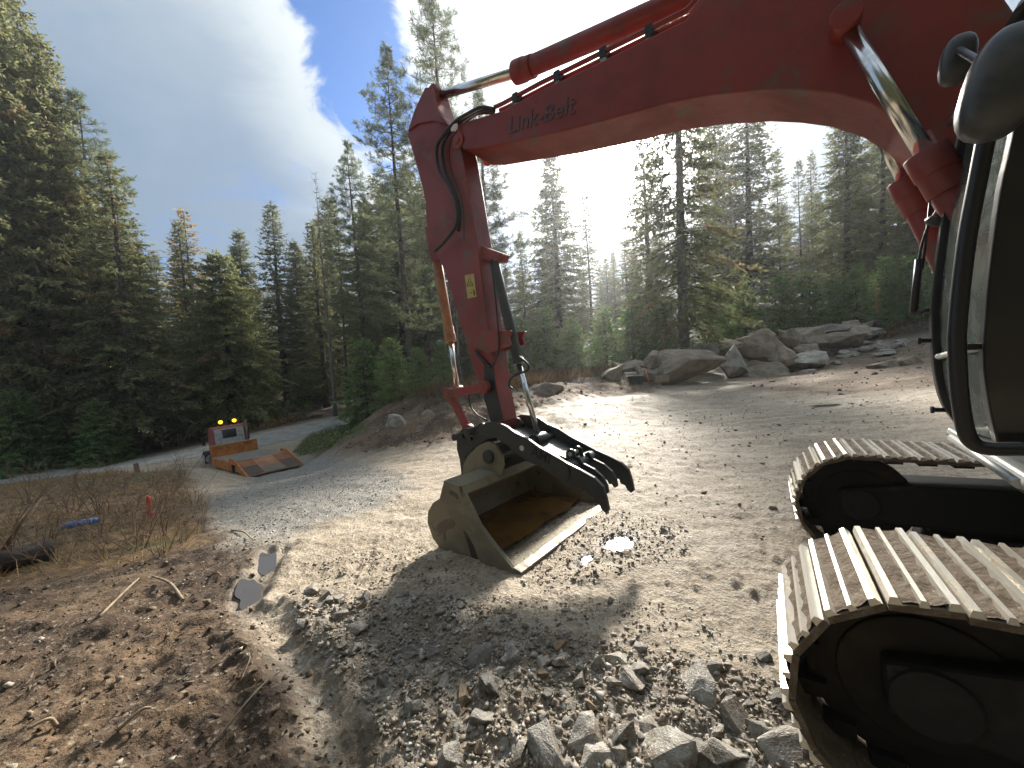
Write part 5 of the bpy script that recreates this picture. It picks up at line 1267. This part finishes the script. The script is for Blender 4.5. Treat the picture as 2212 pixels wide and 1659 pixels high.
for s_ in (-1, 1):
    mm = MB().tube([(cabx+1.2, s_*chw, cz0+.85), (cabx+1.1, s_*(chw+.30), cz0+.88)], .014, 6); mm.box((cabx+1.04, s_*(chw+.33)-.09, cz0+.62), (cabx+1.09, s_*(chw+.33)+.09, cz0+1.12))
    mm.build('side_mirror', rail_m, TRK, .006)
    tk_ = MB().tube([(cabx-.1, s_*(chw+.12), .52), (cabx+.75, s_*(chw+.12), .52)], .25, 18).build('fuel_tank', mat('dull_aluminium', (.5, .5, .5), (.35, .35, .34), 5, (.4, .6), .4, metal=.8), TRK, .01)
    MB().box((cabx-.22, s_*(chw+.12)-.2, .76), (cabx+.1, s_*(chw+.12)+.2, .80)).build('step', trim_m, TRK, .006)
    for xc in (2.35, cabx+2.3):
        r_ = .24 if xc < 3 else .48; zc2 = r_+.0
        wh = MB().tube([(xc, s_*(hw-.42), zc2), (xc, s_*(hw-.10), zc2)], r_, 26).build('wheel', mat('tyre_rubber', (.02, .02, .021), (.05, .045, .04), 6, (.5, .7), .85), TRK, .03)
        MB().tube([(xc, s_*(hw-.11), zc2), (xc, s_*(hw-.085), zc2)], r_*.55, 20).build('rim', trim_m, wh, .01)

# ------------------------------------------------------------------ small things
pinkm = mat('pink_ribbon', (.75, .055, .10), (.80, .16, .08), 6, (.4, .6), .6)
wood_m = mat('weathered_wood', (.16, .11, .07), (.23, .165, .11), 9, (.4, .6), .85, bump=.4)
p = gp(324,1118); q_ = ondepth(322,1068,p[1]); hgt_ = float(q_[2]-p[2])
t = empty('survey_stake', (p[0], p[1], gz(p[0], p[1])-.1)); tag(t, 'pink ribboned survey stake standing in the brown scrub', 'stake')
MB().box((-.02, -.012, 0), (.02, .012, hgt_+.08)).build('stake_post', wood_m, t, .003)
MB().prism([(-.035, hgt_*.45), (.04, hgt_*.5), (.05, hgt_*.8), (.04, hgt_+.06), (-.01, hgt_+.1), (-.04, hgt_*.9), (-.028, hgt_*.7)], -.02, .02).build('ribbon', pinkm, t, .008)
MB().prism([(-.02, hgt_*.05), (.03, hgt_*.1), (.05, hgt_*.45), (.01, hgt_*.52), (-.03, hgt_*.45)], -.016, .022).build('ribbon_tail', mat('magenta_ribbon', (.62, .03, .13), None, rough=.6), t, .006)
p = gp(1893,668); p = ondepth(1893,650,26.5); t = empty('survey_stake', (p[0], p[1], float(base_h(p[0], p[1]))-.05)); tag(t, 'thin orange stake among the saplings at the far right', 'stake')
MB().box((-.03, -.02, 0), (.03, .02, ondepth(1893,617,26.5)[2]-t.location.z)).build('stake_post', mat('orange_stake', (.62, .13, .08), None, rough=.6), t, .004)
p = gp(297,1022); t = empty('wooden_stub', (p[0], p[1], gz(p[0], p[1])-.05)); tag(t, 'short leaning wooden post beside the lane', 'post')
MB().prism([(-.09, 0), (.12, 0), (.03, .62), (-.12, .60)], -.08, .08).build('post', wood_m, t, .01)
# blue wrapped pipe lying in the scrub
a_, b_ = gp(134,1153), gp(216,1137); a_[2] = gz(a_[0], a_[1])+.10; b_[2] = gz(b_[0], b_[1])+.12
bl = mat('blue_plastic', (.06, .16, .42), (.10, .25, .55), 5, (.4, .6), .28)
t = empty('blue_pipe', tuple((a_+b_)/2)); tag(t, 'blue plastic pipe lying in the brown scrub', 'pipe')
m0 = (a_+b_)/2; MB().tube([tuple(a_-m0), tuple((a_-m0)*.3+np.array([0, 0, .02])), tuple(b_-m0)], [.05, .062, .055], 14).build('pipe_wall', bl, t)
MB().tube([tuple((b_-m0)*.55), tuple((b_-m0)*.62)], .068, 14).build('coupling', mat('pale_blue', (.35, .5, .7), None, rough=.3), t)
# fallen log at the left edge
a_, b_ = gp(-60,1252), gp(118,1205); a_[2] += .12; b_[2] += .13; m0 = (a_+b_)/2
t = empty('fallen_log', tuple(m0)); tag(t, 'dark fallen log at the left edge of the scrub', 'log')
MB().tube([tuple(v_) for v_ in smooth_path([a_-m0, (a_-m0)*.4+[0, 0, .03], (b_-m0)*.4, b_-m0], 4)], .15, 14).build('log_stem', mat('dark_log', (.085, .07, .062), (.05, .04, .034), 5, (.4, .6), .9, bump=.8, bscale=16), t, .01)
d_ = (b_-a_)/np.linalg.norm(b_-a_); MB().tube([tuple((a_-m0)*.3+[0, 0, .12]), tuple((a_-m0)*.3+[.2, .1, .5]), tuple((a_-m0)*.3+[.25, .3, .75])], [.03, .02, .008], 8).build('branch_stub', wood_m, t)
# tools by the rock pile
p = gp(1385,824); Yp = 19.6
t = empty('tool_tub', tuple(ondepth(1373,822,Yp))); t.location.z = gz(*t.location[:2])-.05; tag(t, 'dark green tub leaning by the left end of the rock pile', 'tub')
mb_ = MB(); n = 16; V_ = []
for z_, r_ in ((0, .26), (.45, .36), (.47, .38), (.45, .33), (.06, .25)):
    for k in range(n): V_.append((r_*math.cos(6.283*k/n)*1.15, r_*math.sin(6.283*k/n), z_))
mb_.add(V_, [(i*n+k, i*n+(k+1) % n, (i+1)*n+(k+1) % n, (i+1)*n+k) for i in range(4) for k in range(n)] + [tuple(range(n-1, -1, -1)), tuple(range(4*n, 5*n))], 0, True)
mb_.build('tub_shell', mat('green_plastic', (.03, .06, .05), None, rough=.4), t); MB().tube([(.38*1.15*math.cos(6.283*k/20), .38*math.sin(6.283*k/20), .47) for k in range(21)], .02, 6).build('rim', trim_m, t)
p = ondepth(1410,812,19.5); t = empty('metal_pail', (p[0], p[1], gz(p[0], p[1])+.05)); tag(t, 'bright metal pail beside the dark green tub', 'pail')
t.location.z = p[2]-.18; V_ = []
for z_, r_ in ((0, .19), (.36, .25), (.37, .26), (.36, .235), (.03, .18)):
    for k in range(n): V_.append((r_*math.cos(6.283*k/n), r_*math.sin(6.283*k/n), z_))
mb_ = MB(); mb_.add(V_, [(i*n+k, i*n+(k+1) % n, (i+1)*n+(k+1) % n, (i+1)*n+k) for i in range(4) for k in range(n)] + [tuple(range(n-1, -1, -1)), tuple(range(4*n, 5*n))], 0, True)
mb_.build('pail_shell', mat('galvanised', (.55, .6, .62), (.42, .46, .48), 8, (.4, .6), .3, metal=.7), t)
MB().tube([(.25*math.cos(a__), 0, .36+.26*math.sin(a__)) for a__ in np.linspace(0, 3.14, 12)], .008, 6).build('bail_handle', trim_m, t)
p0, p1 = ondepth(1403,826,19.1), ondepth(1393,795,19.3); t = empty('hand_tool', tuple(p0)); t.location.z -= .1; tag(t, 'orange handled tool leaning against the pail', 'tool')
dl = p1-p0; MB().tube([(0, 0, 0), (dl[0], dl[1], dl[2]+.1)], .032, 10).build('tool_shaft', mat('orange_handle', (.62, .2, .09), None, rough=.5), t)
MB().tube([(dl[0], dl[1], dl[2]+.1), (dl[0]-.15, dl[1]+.1, -.05)], .022, 8).build('brace', wood_m, t)
p = ondepth(1427,816,19.3); t = empty('plank_crate', (p[0], p[1], p[2]-.18)); tag(t, 'low tan crate right of the metal pail', 'crate')
tanw = mat('tan_board', (.33, .27, .17), (.26, .2, .13), 8, (.4, .6), .8)
for k in range(3): MB().box((-.34, -.25, .1*k), (.34, -.21, .1*k+.085)).build('plank', tanw, t, .004); MB().box((-.34, .21, .1*k), (.34, .25, .1*k+.085)).build('plank', tanw, t, .004)
for s_ in (-1, 1): MB().box((s_*.33-.02, -.21, 0), (s_*.33+.02, .21, .29)).build('end_board', tanw, t, .004)
p0, p1 = ondepth(1424,807,19.0), ondepth(1441,803,19.4); 
p = ondepth(1354,802,19.8); t = MB().box((-.27, -.12, -.05), (.27, .12, .06)).build('pale_block', mat('pale_block', (.42, .40, .34), (.33, .3, .25), 6, (.4, .6), .8, bump=.3), None, .02); t.location = (p[0], p[1]-.6, p[2]-.1); tag(t, 'pale squared block at the far left of the rock pile', 'block')

# ------------------------------------------------------------------ scrub
twig_m = mat('bare_twigs', (.13, .085, .055), (.22, .15, .10), 9, (.4, .6), .85)
def shrub_mesh(seed, H, n, spread):
    rnd = random.Random(seed); m_ = MB()
    def grow(p, d, L_, r_, lv):
        pts = [p]; k = 4
        for i in range(k):
            d = (d + Vector((rnd.gauss(0, .16), rnd.gauss(0, .16), rnd.gauss(.03, .08)))).normalized(); p = p + d*L_/k; pts.append(p)
            if lv < 3 and i > 0:
                for _ in range(rnd.choice([0, 1, 1, 2]) if lv < 2 else rnd.choice([0, 1])):
                    nd = (d + Vector((rnd.gauss(0, .6), rnd.gauss(0, .6), rnd.gauss(.1, .35)))).normalized(); grow(p, nd, L_*rnd.uniform(.35, .6), r_*.55, lv+1)
        m_.tube(pts, [r_*(1-.75*i/k) for i in range(k+1)], 4, cap=False)
    for _ in range(n):
        a = rnd.uniform(0, 6.28); s_ = rnd.uniform(.1, spread); grow(Vector((math.cos(a)*.1, math.sin(a)*.1, -.04)), Vector((math.cos(a)*s_, math.sin(a)*s_, 1)).normalized(), H*rnd.uniform(.6, 1.1), 0.007*H+.002, 1)
    o = m_.build('tmp', twig_m); me = o.data; me.name = 'twigs'; bpy.data.objects.remove(o); return me
SH = [shrub_mesh(i, 1.2, 8, .9) for i in range(4)] + [shrub_mesh(10+i, .8, 9, 1.3) for i in range(3)]
shr = [(150,1110,1.0),(210,1165,1.0),(280,1120,.9),(345,1150,1.0),(390,1170,.8),(95,1180,1.0),(240,1210,.9),(300,1180,1.0),(420,1090,.7),(360,1080,.9),(60,1090,1.1),(20,1130,1.1),(180,1060,1.0),(330,1045,.9),(395,1030,1.0),(440,1010,.9),(270,1060,.9),(110,1040,1.1),(20,1030,1.2),(430,1130,.8),(130,1215,.9),(350,1200,.8),(220,1110,1.1),(60,1220,1.0)]
labs = ['tangle of bare twigs in the brown scrub on the left']
for i, (px, py, s_) in enumerate(shr):
    p = gp(px, py); t = empty('bare_shrub', (p[0], p[1], gz(p[0], p[1])), i*1.3); t.scale = (s_*.8,)*3
    tag(t, 'leafless twiggy shrub in the brown scrub on the left', 'shrub', 'bare shrubs left of the driveway'); link('twigs', SH[i % 7], t)
for i, (px, py, s_) in enumerate([(745,915,.9),(790,905,1.0),(835,896,.9),(880,885,1.0),(930,880,1.0),(975,872,1.1),(1020,862,1.1),(1130,845,1.0),(1180,838,1.0),(1250,828,1.0),(700,935,.7),(860,905,.8)]):
    p = gp(px, py); t = empty('bank_brush', (p[0], p[1], gz(p[0], p[1])), i*1.7); t.scale = (s_*1.1, s_*1.1, s_*.9)
    tag(t, 'bare reddish brush along the top of the cut bank behind the arm', 'shrub', 'brush on the cut bank'); link('twigs', SH[(i+3) % 7], t)
def grow_stuff(name, P, hr, n, width, m_, label, cat, seed, droop=.3):
    r = np.random.RandomState(seed); z = ground_z(P[:, 0], P[:, 1]); c = Crown(seed); k = len(P)
    for _ in range(n):
        b = np.stack([P[:, 0]+r.normal(size=k)*.05, P[:, 1]+r.normal(size=k)*.05, z-.01], 1); d = np.stack([r.normal(size=k)*droop, r.normal(size=k)*droop, np.ones(k)*(1 if hr[1] > .08 else .2)], 1)
        c.blades(b, d, r.uniform(*hr, size=k), width, r.rand(k), (r.rand(k) < .15)*1.0)
    me = c.mesh(name, m_); o = link(name, me); tag(o, label, cat, kind='stuff'); return o
dry = leaf_mat('dry_grass', ((.24, .15, .065), (.45, .31, .15), (.3, .2, .09), (.16, .16, .05)), .35)
grow_stuff('dry_grass', scatter(Z_LITTER, 2600, 21, .002), (.06, .30), 4, .012, dry, 'dry straw and dead stems covering the scrub on the left', 'grass', 21, .6)
litm = leaf_mat('fallen_litter', ((.11, .07, .04), (.30, .22, .13), (.2, .14, .08), (.42, .36, .25)), .1)
grow_stuff('forest_litter', scatter(Z_SOIL, 1500, 22, .03), (.015, .07), 1, .012, litm, 'bark chips and bits of leaf on the brown soil', 'litter', 22, 1.0)
green = leaf_mat('verge_grass', ((.07, .10, .025), (.14, .17, .05), (.1, .13, .04), (.18, .15, .06)), .3)
grow_stuff('verge_grass', scatter(Z_GRASS, 2200, 23), (.06, .18), 3, .02, green, 'short green grass on the verge beside the driveway', 'grass', 23, .4)
fern = leaf_mat('undergrowth_leaves', ((.13, .07, .035), (.24, .13, .06), (.08, .085, .035), (.08, .11, .04)), .35)
P_ = np.concatenate([scatter(np.array([(-10.5,26),(-5.5,20),(-2,16.8),(1,19),(6,24.5),(10,27),(4,28),(-4,24),(-10,25)]), 1500, 24), scatter(np.array([(18,26.5),(24,24),(32,19),(40,22),(34,31),(22,32)]), 900, 25), scatter(np.array([(-46,28.5),(-31,31.5),(-22,35),(-19,39),(-24,39),(-42,33)]), 900, 26)])
grow_stuff('undergrowth', P_, (.2, .75), 4, .07, fern, 'reddish brown brush along the foot of the forest', 'undergrowth', 24, .55)
# sticks lying about
stick_m = mat('pale_stick', (.33, .26, .17), (.2, .15, .1), 9, (.4, .6), .8)
for i, (pa, pb2, rr2) in enumerate([((215,1340),(300,1255),.012),((445,1250),(480,1255),.010),((500,1145),(548,1175),.012),((525,1455),(555,1425),.006),((520,1490),(540,1440),.005),((255,1600),(330,1560),.010),((460,1620),(580,1500),.006),((395,1300),(330,1250),.016),((120,1560),(60,1590),.012)]):
    a_, b_ = gp(*pa), gp(*pb2); a_[2] = gz(a_[0], a_[1])+rr2; b_[2] = gz(b_[0], b_[1])+rr2*1.5+.02
    o = MB().tube(smooth_path([(0, 0, 0), tuple((b_-a_)*.5+np.array([.02, .02, .03])), tuple(b_-a_)], 4), [rr2*(1-.05*k) for k in range(9)], 7).build('stick', stick_m); o.location = a_
    tag(o, 'thin bare stick lying on the ground in the left foreground', 'stick', 'fallen sticks')
# ------------------------------------------------------------------ scatter volume added in place of lens glare, lifts the dark tones
hv = bpy.data.materials.new('glare_veil'); hv.use_nodes = True
N = NT(hv.node_tree); N.n.clear()
pv_ = N.node('ShaderNodeVolumePrincipled', {'Color': (.86, .90, .95), 'Density': .0008, 'Anisotropy': .68})
N.l.new(pv_.outputs[0], N.node('ShaderNodeOutputMaterial').inputs['Volume'])
hz_ = MB().box((-150, -90, -14), (150, 160, 46)).build('veil', hv); tag(hz_, 'added thin haze hanging in the clearing and forest', 'veil', kind='stuff')
